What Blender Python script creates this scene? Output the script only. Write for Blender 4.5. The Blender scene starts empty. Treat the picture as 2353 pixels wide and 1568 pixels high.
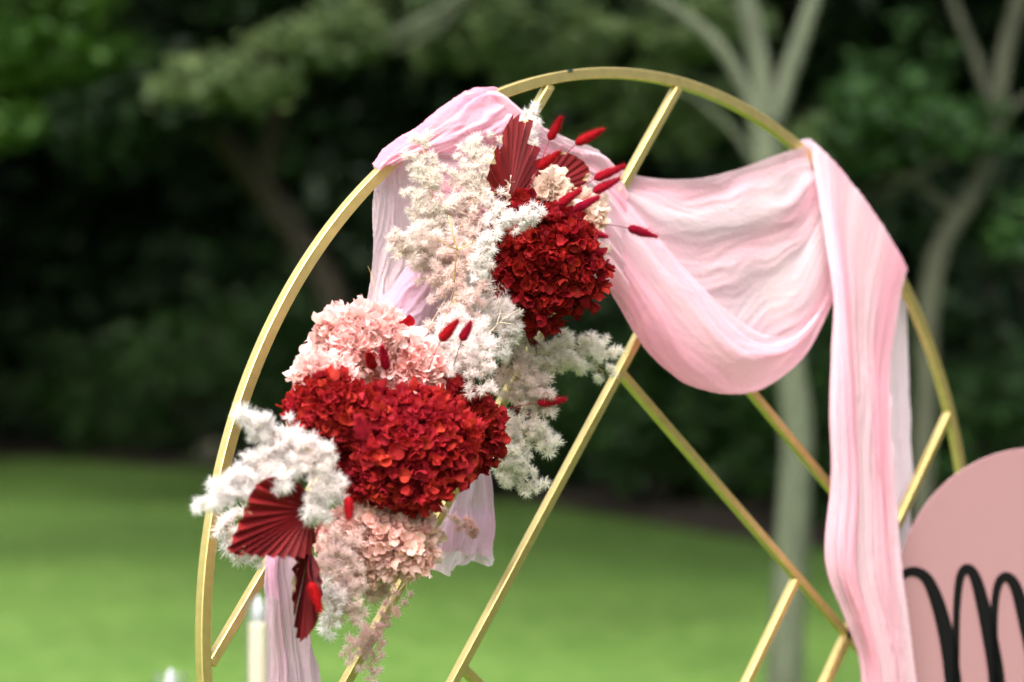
import bpy, math, random
import numpy as np
from mathutils import Vector, Matrix

# ------------------------------------------------------------------ camera, world, sun, exposure
sc = bpy.context.scene
col = sc.collection
CAM = np.array([-3.2829, -3.2919, 1.3774]); YAW = 0.73081; PITCH = 0.0240
F = 5686.5; CX, CY = 1176.5, 784.0          # focal length and centre in the 2353 x 1568 measuring grid
FW = np.array([math.sin(YAW)*math.cos(PITCH), math.cos(YAW)*math.cos(PITCH), math.sin(PITCH)])
RT = np.array([math.cos(YAW), -math.sin(YAW), 0.0]); UP = np.cross(RT, FW)

cd = bpy.data.cameras.new('camera'); cam = bpy.data.objects.new('camera', cd); col.objects.link(cam)
cam.matrix_world = Matrix(((RT[0], UP[0], -FW[0], CAM[0]), (RT[1], UP[1], -FW[1], CAM[1]), (RT[2], UP[2], -FW[2], CAM[2]), (0, 0, 0, 1)))
cd.sensor_width = 36; cd.lens = 87.0; cd.clip_start = 0.05; cd.clip_end = 500
cd.dof.use_dof = True; cd.dof.focus_distance = 4.14; cd.dof.aperture_fstop = 1.85; cd.dof.aperture_blades = 0
sc.camera = cam

SUN_AZ, SUN_EL = math.radians(-122), math.radians(56)      # azimuth from +Y towards +X
w = bpy.data.worlds.new('World'); sc.world = w; w.use_nodes = True
nt = w.node_tree; nt.nodes.clear()
sky = nt.nodes.new('ShaderNodeTexSky'); sky.sky_type = 'NISHITA'; sky.sun_disc = False
sky.sun_elevation = SUN_EL; sky.sun_rotation = SUN_AZ; sky.dust_density = 6.0; sky.air_density = 1.2; sky.ozone_density = 0.6
bgn = nt.nodes.new('ShaderNodeBackground'); bgn.inputs['Strength'].default_value = 0.15
wo = nt.nodes.new('ShaderNodeOutputWorld')
hsv = nt.nodes.new('ShaderNodeHueSaturation'); hsv.inputs['Saturation'].default_value = 0.45      # thin cloud whitens the sky
nt.links.new(sky.outputs[0], hsv.inputs['Color']); nt.links.new(hsv.outputs[0], bgn.inputs[0]); nt.links.new(bgn.outputs[0], wo.inputs[0])
sl = bpy.data.lights.new('sun', 'SUN'); sl.energy = 1.15; sl.angle = math.radians(65); sl.color = (1.0, 0.955, 0.88)
so = bpy.data.objects.new('sun', sl); col.objects.link(so)
sd = Vector((math.sin(SUN_AZ)*math.cos(SUN_EL), math.cos(SUN_AZ)*math.cos(SUN_EL), math.sin(SUN_EL)))
so.rotation_euler = sd.to_track_quat('Z', 'Y').to_euler(); so.location = (-6, -3, 8)
vs = sc.view_settings; vs.view_transform = 'Standard'; vs.look = 'None'; vs.gamma = 1; vs.exposure = 1.70; vs.use_curve_mapping = False
sc.render.engine = 'CYCLES'
sc.cycles.use_denoising = True; sc.cycles.denoiser = 'OPENIMAGEDENOISE'; sc.cycles.denoising_input_passes = 'RGB_ALBEDO_NORMAL'; sc.cycles.denoising_quality = 'BALANCED'
sc.cycles.use_adaptive_sampling = False
sc.cycles.max_bounces = 12; sc.cycles.diffuse_bounces = 9; sc.cycles.glossy_bounces = 3; sc.cycles.transmission_bounces = 9; sc.cycles.transparent_max_bounces = 16
sc.cycles.sample_clamp_indirect = 6.0; sc.cycles.caustics_reflective = False; sc.cycles.caustics_refractive = False

# ------------------------------------------------------------------ measuring helpers
def ray(x, y): return FW + (x-CX)/F*RT - (y-CY)/F*UP
def at(x, y, Y=0.0):
    "point seen at (x, y) that lies on the vertical plane at Y, parallel to the ring"
    d = ray(x, y); return CAM + d*((Y-CAM[1])/d[1])
def far(x, y, d): return CAM + d*ray(x, y)
def depth(p): return float(np.dot(np.asarray(p)-CAM, FW))
def size(px, p): return px*depth(p)/F

# ------------------------------------------------------------------ object helpers
def link(name, me, mat=None, parent=None):
    o = bpy.data.objects.new(name, me); col.objects.link(o)
    if mat is not None and me is not None and len(me.materials) == 0: me.materials.append(mat)
    if parent is not None: o.parent = parent
    return o
def tag(o, label, cat, group=None):
    o['label'] = label; o['category'] = cat
    if group: o['group'] = group
    return o
def thing(name, loc, label, cat, group=None):
    o = bpy.data.objects.new(name, None); col.objects.link(o); o.location = Vector(loc); o.empty_display_size = 0.05
    return tag(o, label, cat, group)
def struct(o, kind='structure'): o['kind'] = kind; return o
def mesh(name, verts, faces, smooth=False, mat=None):
    me = bpy.data.meshes.new(name); me.from_pydata([tuple(map(float, v)) for v in verts], [], [tuple(map(int, f)) for f in faces]); me.update()
    if smooth: me.polygons.foreach_set('use_smooth', [True]*len(me.polygons))
    if mat is not None: me.materials.append(mat)
    return me
def quads_mesh(name, V, n, mat):
    "n separate quads from an (4n,3) array"
    me = bpy.data.meshes.new(name); me.vertices.add(4*n); me.vertices.foreach_set('co', V.astype(np.float32).ravel())
    me.loops.add(4*n); me.loops.foreach_set('vertex_index', np.arange(4*n, dtype=np.int32))
    me.polygons.add(n); me.polygons.foreach_set('loop_start', np.arange(0, 4*n, 4, dtype=np.int32))
    me.update(); me.validate(); me.materials.append(mat); return me
def spline(pts, n):
    P = np.array(pts, float)
    if len(P) == 2:
        t = np.linspace(0, 1, n)[:, None]; return P[0]*(1-t)+P[1]*t
    L = np.r_[0, np.cumsum(np.linalg.norm(np.diff(P, axis=0), axis=1)**0.5)]
    s = np.linspace(0, L[-1], n); m = np.zeros_like(P)
    m[1:-1] = (P[2:]-P[:-2])/(L[2:]-L[:-2])[:, None]; m[0] = (P[1]-P[0])/(L[1]-L[0]); m[-1] = (P[-1]-P[-2])/(L[-1]-L[-2])
    k = np.clip(np.searchsorted(L, s, 'right')-1, 0, len(P)-2); h = (L[k+1]-L[k])[:, None]; t = ((s-L[k])[:, None])/h
    return (2*t**3-3*t**2+1)*P[k]+(t**3-2*t**2+t)*h*m[k]+(-2*t**3+3*t**2)*P[k+1]+(t**3-t**2)*h*m[k+1]
def frames(P):
    T = np.gradient(P, axis=0); T /= np.linalg.norm(T, axis=1)[:, None]+1e-12
    ref = np.array([0.31, 0.2, 0.93]) if abs(T[0][2]) < 0.9 else np.array([1.0, 0.1, 0])
    N = np.zeros_like(P); n = np.cross(T[0], ref); n /= np.linalg.norm(n)
    for i in range(len(P)):
        n = n-T[i]*np.dot(n, T[i]); n /= np.linalg.norm(n)+1e-12; N[i] = n
    return T, N, np.cross(T, N)
class MB:
    def __init__(s): s.v = []; s.f = []
    def add(s, V, Fc):
        b = len(s.v); s.v.extend([tuple(x) for x in V]); s.f.extend([tuple(b+i for i in f) for f in Fc])
    def tube(s, P, R, k=6, cap=True, wob=0.0, rng=None):
        P = np.array(P, float); R = np.broadcast_to(np.array(R, float), (len(P),)); T, N, B = frames(P)
        V = []
        for i in range(len(P)):
            for j in range(k):
                a = 2*math.pi*j/k; r = R[i]*(1+(rng.uniform(-wob, wob) if rng else 0))
                V.append(P[i]+r*(math.cos(a)*N[i]+math.sin(a)*B[i]))
        Fc = [(i*k+j, i*k+(j+1) % k, (i+1)*k+(j+1) % k, (i+1)*k+j) for i in range(len(P)-1) for j in range(k)]
        if cap: Fc += [tuple(range(k))[::-1], tuple((len(P)-1)*k+j for j in range(k))]
        s.add(V, Fc)
    def build(s, name, mat, parent=None, smooth=False):
        return link(name, mesh(name, s.v, s.f, smooth, mat), None, parent)

# ------------------------------------------------------------------ materials
def mat_new(name):
    m = bpy.data.materials.new(name); m.use_nodes = True; n = m.node_tree; n.nodes.clear()
    out = n.nodes.new('ShaderNodeOutputMaterial'); return m, n, out
def N(nt_, t, **kw):
    x = nt_.nodes.new('ShaderNode'+t)
    for k_, v_ in kw.items():
        if k_.startswith('i_'): x.inputs[k_[2:].replace('_', ' ')].default_value = v_
        else: setattr(x, k_, v_)
    return x
def ramp(n, fac, stops):
    r = N(n, 'ValToRGB'); e = r.color_ramp.elements
    while len(e) < len(stops): e.new(0.5)
    for q, (p, c) in zip(e, stops): q.position = p; q.color = (*c, 1)
    n.links.new(fac, r.inputs[0]); return r.outputs[0]

def mat_gold(name, base, rough):
    m, n, out = mat_new(name)
    tc = N(n, 'TexCoord'); no = N(n, 'TexNoise', i_Scale=45.0, i_Detail=4.0); n.links.new(tc.outputs['Object'], no.inputs['Vector'])
    c = ramp(n, no.outputs['Fac'], [(0.3, tuple(x*0.86 for x in base)), (0.7, base)])
    ch = N(n, 'TexNoise', i_Scale=120.0, i_Detail=2.0); n.links.new(tc.outputs['Object'], ch.inputs['Vector'])
    chip = ramp(n, ch.outputs['Fac'], [(0.74, (0, 0, 0)), (0.77, (1, 1, 1))])
    mx = N(n, 'MixRGB'); n.links.new(chip, mx.inputs[0]); n.links.new(c, mx.inputs[1]); mx.inputs[2].default_value = (0.55, 0.5, 0.42, 1)
    p = N(n, 'BsdfPrincipled', i_Metallic=0.92, i_Roughness=rough); n.links.new(mx.outputs[0], p.inputs['Base Color'])
    p.inputs['Coat Weight'].default_value = 0.08; p.inputs['Coat Roughness'].default_value = 0.3
    b = N(n, 'Bump', i_Strength=0.12, i_Distance=0.0006); n.links.new(ch.outputs['Fac'], b.inputs['Height']); n.links.new(b.outputs[0], p.inputs['Normal'])
    n.links.new(p.outputs[0], out.inputs[0]); return m
GOLD = mat_gold('brushed_gold_paint', (0.69, 0.54, 0.215), 0.45)

def mat_cloth(name, pale, deep, alpha=0.12, s0=0.42, s1=0.70):
    m, n, out = mat_new(name)
    uv = N(n, 'UVMap'); mp = N(n, 'Mapping'); mp.inputs['Scale'].default_value = (0.8, 7.0, 1); n.links.new(uv.outputs[0], mp.inputs[0])
    no = N(n, 'TexNoise', i_Scale=1.0, i_Detail=1.0, i_Roughness=0.6); n.links.new(mp.outputs[0], no.inputs['Vector'])
    c = ramp(n, no.outputs['Fac'], [(s0, pale), (s1, deep)])
    mp2 = N(n, 'Mapping'); mp2.inputs['Scale'].default_value = (75.0, 130.0, 1); n.links.new(uv.outputs[0], mp2.inputs[0])
    n2 = N(n, 'TexNoise', i_Scale=1.0, i_Detail=2.0, i_Roughness=0.6, i_Distortion=0.3); n.links.new(mp2.outputs[0], n2.inputs['Vector'])
    b = N(n, 'Bump', i_Strength=0.25, i_Distance=0.003); n.links.new(n2.outputs['Fac'], b.inputs['Height'])
    d = N(n, 'BsdfDiffuse'); t = N(n, 'BsdfTranslucent'); tr = N(n, 'BsdfTransparent')
    for q in (d, t): n.links.new(c, q.inputs['Color']); n.links.new(b.outputs[0], q.inputs['Normal'])
    m1 = N(n, 'MixShader'); m1.inputs[0].default_value = 0.48; n.links.new(d.outputs[0], m1.inputs[1]); n.links.new(t.outputs[0], m1.inputs[2])
    lw = N(n, 'LayerWeight', i_Blend=0.35)
    mr = N(n, 'MapRange'); mr.inputs['From Min'].default_value = 0.0; mr.inputs['From Max'].default_value = 0.8
    mr.inputs['To Min'].default_value = alpha; mr.inputs['To Max'].default_value = 0.0; n.links.new(lw.outputs['Facing'], mr.inputs['Value'])
    m2 = N(n, 'MixShader'); n.links.new(mr.outputs[0], m2.inputs[0]); n.links.new(m1.outputs[0], m2.inputs[1]); n.links.new(tr.outputs[0], m2.inputs[2])
    n.links.new(m2.outputs[0], out.inputs[0]); return m
CLOTH = mat_cloth('pink_crinkle_chiffon', (0.83, 0.61, 0.69), (0.81, 0.36, 0.465), 0.26, 0.38, 0.70)
CLOTH_GATHERED = mat_cloth('gathered_crinkle_chiffon', (0.83, 0.61, 0.69), (0.81, 0.36, 0.465), 0.05, 0.38, 0.68)
CLOTH_PALE = mat_cloth('pale_crinkle_chiffon', (0.80, 0.635, 0.715), (0.80, 0.52, 0.62), 0.14)
CLOTH_LILAC = mat_cloth('lilac_crinkle_chiffon', (0.74, 0.51, 0.65), (0.74, 0.43, 0.58), 0.08)

def mat_petal(name, transl=0.35, rough=0.55, bump=0.35, spec=0.35, vmin=0.72, vmax=1.2):
    "plant matter coloured by the object's own colour, a little different for each piece"
    m, n, out = mat_new(name)
    oi = N(n, 'ObjectInfo'); hs = N(n, 'HueSaturation')
    mh = N(n, 'MapRange'); mh.inputs['To Min'].default_value = 0.492; mh.inputs['To Max'].default_value = 0.504; n.links.new(oi.outputs['Random'], mh.inputs['Value'])
    mul = N(n, 'Math', operation='MULTIPLY'); mul.inputs[1].default_value = 7.31; n.links.new(oi.outputs['Random'], mul.inputs[0])
    fr = N(n, 'Math', operation='FRACT'); n.links.new(mul.outputs[0], fr.inputs[0])
    mv = N(n, 'MapRange'); mv.inputs['To Min'].default_value = vmin; mv.inputs['To Max'].default_value = vmax; n.links.new(fr.outputs[0], mv.inputs['Value'])
    n.links.new(mh.outputs[0], hs.inputs['Hue']); n.links.new(mv.outputs[0], hs.inputs['Value']); n.links.new(oi.outputs['Color'], hs.inputs['Color'])
    tc = N(n, 'TexCoord'); no = N(n, 'TexNoise', i_Scale=260.0, i_Detail=1.0); n.links.new(tc.outputs['Object'], no.inputs['Vector'])
    b = N(n, 'Bump', i_Strength=bump, i_Distance=0.002); n.links.new(no.outputs['Fac'], b.inputs['Height'])
    p = N(n, 'BsdfPrincipled', i_Roughness=rough); p.inputs['Specular IOR Level'].default_value = spec
    n.links.new(hs.outputs[0], p.inputs['Base Color']); n.links.new(b.outputs[0], p.inputs['Normal'])
    t = N(n, 'BsdfTranslucent'); n.links.new(hs.outputs[0], t.inputs['Color']); n.links.new(b.outputs[0], t.inputs['Normal'])
    mx = N(n, 'MixShader'); mx.inputs[0].default_value = transl
    n.links.new(p.outputs[0], mx.inputs[1]); n.links.new(t.outputs[0], mx.inputs[2]); n.links.new(mx.outputs[0], out.inputs[0]); return m
PETAL = mat_petal('hydrangea_petal', 0.42, 0.72, 0.25, 0.18, 0.8, 1.08)
FERNM = mat_petal('bleached_fern_needle', 0.58, 0.7, 0.0, 0.2, 0.93, 1.04)
FUZZ = mat_petal('dyed_grass_fuzz', 0.3, 0.8, 0.0, 0.1, 0.9, 1.1)
STEMM = mat_petal('dried_stem', 0.0, 0.7, 0.2, 0.2)

def mat_palm():
    m, n, out = mat_new('dyed_palm_leaf')
    oi = N(n, 'ObjectInfo'); tc = N(n, 'TexCoord')
    uv = N(n, 'UVMap'); mp = N(n, 'Mapping'); mp.inputs['Scale'].default_value = (2.0, 34.0, 1); n.links.new(uv.outputs[0], mp.inputs[0])
    no = N(n, 'TexNoise', i_Scale=1.0, i_Detail=3.0); n.links.new(mp.outputs[0], no.inputs['Vector'])
    v = ramp(n, no.outputs['Fac'], [(0.3, (0.62, 0.62, 0.62)), (0.7, (1.15, 1.15, 1.15))])
    mul = N(n, 'MixRGB', blend_type='MULTIPLY'); mul.inputs[0].default_value = 1; n.links.new(oi.outputs['Color'], mul.inputs[1]); n.links.new(v, mul.inputs[2])
    # bare straw patches where the dye has worn off near the tips
    n3 = N(n, 'TexNoise', i_Scale=38.0, i_Detail=2.0, i_Distortion=0.8); n.links.new(tc.outputs['Object'], n3.inputs['Vector'])
    sx = N(n, 'SeparateXYZ'); n.links.new(uv.outputs[0], sx.inputs[0])
    mr = N(n, 'MapRange'); mr.inputs['From Min'].default_value = 0.55; mr.inputs['From Max'].default_value = 1.0; mr.inputs['To Max'].default_value = 0.2; n.links.new(sx.outputs[0], mr.inputs['Value'])
    ad = N(n, 'Math', operation='ADD'); n.links.new(n3.outputs['Fac'], ad.inputs[0]); n.links.new(mr.outputs[0], ad.inputs[1])
    worn = ramp(n, ad.outputs[0], [(0.80, (0, 0, 0)), (0.84, (1, 1, 1))])
    mx = N(n, 'MixRGB'); n.links.new(worn, mx.inputs[0]); n.links.new(mul.outputs[0], mx.inputs[1]); mx.inputs[2].default_value = (0.50, 0.36, 0.20, 1)
    p = N(n, 'BsdfPrincipled', i_Roughness=0.6); n.links.new(mx.outputs[0], p.inputs['Base Color']); p.inputs['Specular IOR Level'].default_value = 0.22
    b = N(n, 'Bump', i_Strength=0.4, i_Distance=0.001); n.links.new(no.outputs['Fac'], b.inputs['Height']); n.links.new(b.outputs[0], p.inputs['Normal'])
    t = N(n, 'BsdfTranslucent'); n.links.new(mx.outputs[0], t.inputs['Color'])
    ms = N(n, 'MixShader'); ms.inputs[0].default_value = 0.15; n.links.new(p.outputs[0], ms.inputs[1]); n.links.new(t.outputs[0], ms.inputs[2]); n.links.new(ms.outputs[0], out.inputs[0]); return m
PALM = mat_palm()

def mat_leaf(name, a, b_, transl=0.3):
    m, n, out = mat_new(name)
    g = N(n, 'NewGeometry'); c = ramp(n, g.outputs['Random Per Island'], [(0.0, a), (1.0, b_)])
    d = N(n, 'BsdfPrincipled', i_Roughness=0.55); t = N(n, 'BsdfTranslucent')
    n.links.new(c, d.inputs['Base Color']); n.links.new(c, t.inputs['Color']); d.inputs['Specular IOR Level'].default_value = 0.3
    if transl == 0.0: n.links.new(d.outputs[0], out.inputs[0]); return m
    ms = N(n, 'MixShader'); ms.inputs[0].default_value = transl; n.links.new(d.outputs[0], ms.inputs[1]); n.links.new(t.outputs[0], ms.inputs[2]); n.links.new(ms.outputs[0], out.inputs[0]); return m
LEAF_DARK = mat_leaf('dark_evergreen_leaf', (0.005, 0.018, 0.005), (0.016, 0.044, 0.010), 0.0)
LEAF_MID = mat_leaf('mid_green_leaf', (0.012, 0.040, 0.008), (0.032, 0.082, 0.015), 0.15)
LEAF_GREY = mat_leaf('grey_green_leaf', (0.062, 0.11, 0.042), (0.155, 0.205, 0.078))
LEAF_BRIGHT = mat_leaf('fresh_green_leaf', (0.018, 0.062, 0.004), (0.05, 0.118, 0.008))

def mat_bark(name, a, b_):
    m, n, out = mat_new(name); tc = N(n, 'TexCoord'); mp = N(n, 'Mapping'); mp.inputs['Scale'].default_value = (6, 6, 1.5); n.links.new(tc.outputs['Object'], mp.inputs[0])
    no = N(n, 'TexNoise', i_Scale=2.5, i_Detail=2.0); n.links.new(mp.outputs[0], no.inputs['Vector']); c = ramp(n, no.outputs['Fac'], [(0.32, a), (0.68, b_)])
    p = N(n, 'BsdfPrincipled', i_Roughness=0.85); n.links.new(c, p.inputs['Base Color'])
    b = N(n, 'Bump', i_Strength=0.5, i_Distance=0.02); n.links.new(no.outputs['Fac'], b.inputs['Height']); n.links.new(b.outputs[0], p.inputs['Normal'])
    n.links.new(p.outputs[0], out.inputs[0]); return m
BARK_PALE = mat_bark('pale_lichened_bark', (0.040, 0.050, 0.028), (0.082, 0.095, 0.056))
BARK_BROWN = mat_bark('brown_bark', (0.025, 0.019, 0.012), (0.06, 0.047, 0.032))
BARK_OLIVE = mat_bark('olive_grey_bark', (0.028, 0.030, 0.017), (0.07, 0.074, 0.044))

def mat_ground(name, stops, scale, bump):
    m, n, out = mat_new(name); tc = N(n, 'TexCoord')
    no = N(n, 'TexNoise', i_Scale=scale, i_Detail=2.0, i_Roughness=0.7); n.links.new(tc.outputs['Object'], no.inputs['Vector']); c = ramp(n, no.outputs['Fac'], stops)
    nb = N(n, 'TexNoise', i_Scale=0.7, i_Detail=1.0); n.links.new(tc.outputs['Object'], nb.inputs['Vector'])
    mv = N(n, 'MapRange'); mv.inputs['From Min'].default_value = 0.3; mv.inputs['From Max'].default_value = 0.7; mv.inputs['To Min'].default_value = 0.84; mv.inputs['To Max'].default_value = 1.12; n.links.new(nb.outputs['Fac'], mv.inputs['Value'])
    hs = N(n, 'HueSaturation'); n.links.new(mv.outputs[0], hs.inputs['Value']); n.links.new(c, hs.inputs['Color'])
    p = N(n, 'BsdfPrincipled', i_Roughness=0.8); n.links.new(hs.outputs[0], p.inputs['Base Color']); p.inputs['Specular IOR Level'].default_value = 0.25
    n.links.new(p.outputs[0], out.inputs[0]); return m
LAWN = mat_ground('mown_grass', [(0.3, (0.044, 0.104, 0.012)), (0.7, (0.091, 0.158, 0.032))], 6.0, 0.5)
MULCH = mat_ground('bark_mulch', [(0.3, (0.012, 0.009, 0.007)), (0.7, (0.038, 0.029, 0.021))], 5.0, 0.8)
BANK = mat_ground('leaf_litter_bank', [(0.3, (0.012, 0.016, 0.008)), (0.7, (0.028, 0.03, 0.014))], 1.0, 0.8)

def mat_simple(name, c, rough=0.5, metal=0.0, coat=0.0, sub=0.0, spec=0.5):
    m, n, out = mat_new(name); tc = N(n, 'TexCoord'); no = N(n, 'TexNoise', i_Scale=30.0, i_Detail=3.0); n.links.new(tc.outputs['Object'], no.inputs['Vector'])
    cc = ramp(n, no.outputs['Fac'], [(0.3, tuple(x*0.985 for x in c)), (0.7, c)])
    p = N(n, 'BsdfPrincipled', i_Roughness=rough, i_Metallic=metal); n.links.new(cc, p.inputs['Base Color']); p.inputs['Coat Weight'].default_value = coat; p.inputs['Specular IOR Level'].default_value = spec
    if sub: p.inputs['Subsurface Weight'].default_value = sub; p.inputs['Subsurface Radius'].default_value = (0.02, 0.015, 0.01)
    n.links.new(p.outputs[0], out.inputs[0]); return m
ACRYLIC = mat_simple('pink_gloss_acrylic', (0.245, 0.130, 0.142), 0.14)
BLACK = mat_simple('black_vinyl', (0.003, 0.003, 0.003), 0.8, spec=0.08)
WAX = mat_simple('ivory_wax', (0.48, 0.43, 0.32), 0.5, sub=0.3)
FLAME = mat_simple('white_plastic_flame', (0.30, 0.31, 0.335), 0.5, sub=0.1)
PLINTH = mat_simple('white_painted_plinth', (0.75, 0.74, 0.72), 0.5)
TAPE = mat_simple('dark_tape', (0.02, 0.03, 0.035), 0.5)
def mat_glass():
    m, n, out = mat_new('clear_glass'); f_ = N(n, 'LayerWeight', i_Blend=0.08); t = N(n, 'BsdfTransparent'); t.inputs[0].default_value = (0.98, 0.98, 0.975, 1)
    g = N(n, 'BsdfGlossy', i_Roughness=0.03); ms = N(n, 'MixShader'); n.links.new(f_.outputs['Facing'], ms.inputs[0]); n.links.new(t.outputs[0], ms.inputs[1]); n.links.new(g.outputs[0], ms.inputs[2]); n.links.new(ms.outputs[0], out.inputs[0]); return m
GLASS = mat_glass()

# ------------------------------------------------------------------ setting: lawn, bed, bank
def gz(d): return 0.055*min(max(0.0, d-11.5), 6.5)+0.0235*max(0.0, d-18.0)          # the lawn rises gently away from the camera
def gpt(lat, d, dz=0.0):
    "ground point at distance d along the view and lat metres to the side"
    f2 = np.array([math.sin(YAW), math.cos(YAW), 0]); p = CAM+f2*d+RT*lat; p[2] = gz(d)+dz; return p
def edge_d(lat):       # distance of the lawn's far edge: nearer on the right
    return float(np.interp(lat, [-40, -9, -5.5, -3.2, 0.3, 1.7, 6, 20], [40, 33, 30.5, 27.5, 22.0, 18.0, 15, 12]))
ds = np.r_[np.linspace(-60, 4, 9), np.linspace(6, 60, 55), 120, 260]; ls = np.r_[-260, -90, np.linspace(-45, 45, 61), 90, 260]
V = [gpt(l, d) for d in ds for l in ls]; nl = len(ls)
lawn = struct(link('lawn', mesh('lawn', V, [(i*nl+j, i*nl+j+1, (i+1)*nl+j+1, (i+1)*nl+j) for i in range(len(ds)-1) for j in range(nl-1)], True), LAWN))
lat_s = np.linspace(-40, 20, 121); V = []
rng = random.Random(4)
for l in lat_s:
    e = edge_d(l)+0.12*math.sin(l*2.1)+0.08*math.sin(l*5.3+1)
    for k_, (dd, dz) in enumerate([(0, 0.01), (0.25, 0.07), (0.9, 0.10), (2.2, 0.14), (5, 0.16), (40, 0.2)]): V.append(gpt(l, e+dd, dz+rng.uniform(0, 0.03)*(k_ > 0)))
bed = struct(link('mulch_bed', mesh('mulch_bed', V, [(i*6+j, (i+1)*6+j, (i+1)*6+j+1, i*6+j+1) for i in range(len(lat_s)-1) for j in range(5)], True), MULCH))
V = []; ll = np.linspace(-60, 60, 41); hh = [(44, -0.5), (48, 4), (54, 9), (62, 14), (75, 17), (120, 18)]  # bank added behind the trees to block bright sky between the leaves
for l in ll:
    for d, z in hh: p = gpt(l, d-0.25*l if l > 0 else d); p[2] = gz(d)+z+0.6*math.sin(l*0.5+d); V.append(p)
bank = struct(link('wooded_bank_terrain', mesh('bank', V, [(i*6+j, (i+1)*6+j, (i+1)*6+j+1, i*6+j+1) for i in range(len(ll)-1) for j in range(5)], True), BANK))

# ------------------------------------------------------------------ trees and shrubs
def leaf_quads(C, n_clumps, n_leaf, spread, clump_r, size_, seed, flat=0.6):
    "leaf-sized quads in clumps inside ellipsoids C = [(centre, (rx,ry,rz))]"
    r = np.random.default_rng(seed); out = []
    for c, rad in C:
        c = np.array(c); rad = np.array(rad)
        d = r.normal(size=(n_clumps, 3)); d /= np.linalg.norm(d, axis=1)[:, None]
        rr = r.uniform(0.25, 1.0, (n_clumps, 1))**spread; cc = c+d*rr*rad
        k = r.integers(0, n_clumps, n_leaf); p = cc[k]+r.normal(size=(n_leaf, 3))*clump_r*np.array([1, 1, flat])
        out.append(p)
    P = np.concatenate(out); n = len(P)
    a = r.normal(size=(n, 3)); a[:, 2] *= 0.6; a /= np.linalg.norm(a, axis=1)[:, None]; b = np.cross(a, r.normal(size=(n, 3))); b /= np.linalg.norm(b, axis=1)[:, None]
    s = size_*r.uniform(0.6, 1.35, (n, 1)); nrm = np.cross(a, b)
    Q = np.stack([P-a*s, P+b*s*0.42+nrm*s*0.12, P+a*s, P-b*s*0.42+nrm*s*0.12], axis=1).reshape(-1, 3)
    return Q, n
def branch_tubes(mb, paths, seed=0):
    r = random.Random(seed)
    for pts, rad in paths:
        P = spline(pts, max(6, 5*len(pts))); R = np.interp(np.linspace(0, 1, len(P)), np.linspace(0, 1, len(rad)), rad)
        R = R*np.array([1+r.uniform(-0.05, 0.05) for _ in P]); mb.tube(P, R, 9, True)
def tree(name, label, cat, paths, crowns, bark, leaf, group=None, seed=1, **kw):
    base = np.array(paths[0][0][0]); t = thing(name, base, label, cat, group)
    mb = MB(); branch_tubes(mb, [([np.array(p)-base for p in pts], rad) for pts, rad in paths], seed); mb.build('trunk', bark, t, True)
    Q, n = leaf_quads([(np.array(c)-base, r_) for c, r_ in crowns], kw.get('clumps', 30), kw.get('leaves', 1500), kw.get('spread', 0.6), kw.get('clump_r', 0.2), kw.get('lsz', 0.06), seed, kw.get('flat', 0.6))
    link('crown', quads_mesh('crown', Q, n, leaf), None, t)
    for i, (c, r_) in enumerate(kw.get('canopy', [])):  # extra crowns above the view, added to shade the bed and lawn
        Q, n = leaf_quads([(np.array(c)-base, r_)], 60, 5200, 0.6, 0.38, 0.13, seed*10+i, 0.5); link('crown', quads_mesh('crown', Q, n, leaf), None, t)
    return t
def fp(lst, d): return [far(x, y, d) for x, y in lst]
def wpx(lst, d): return [v*d/F*0.5 for v in lst]

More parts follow.
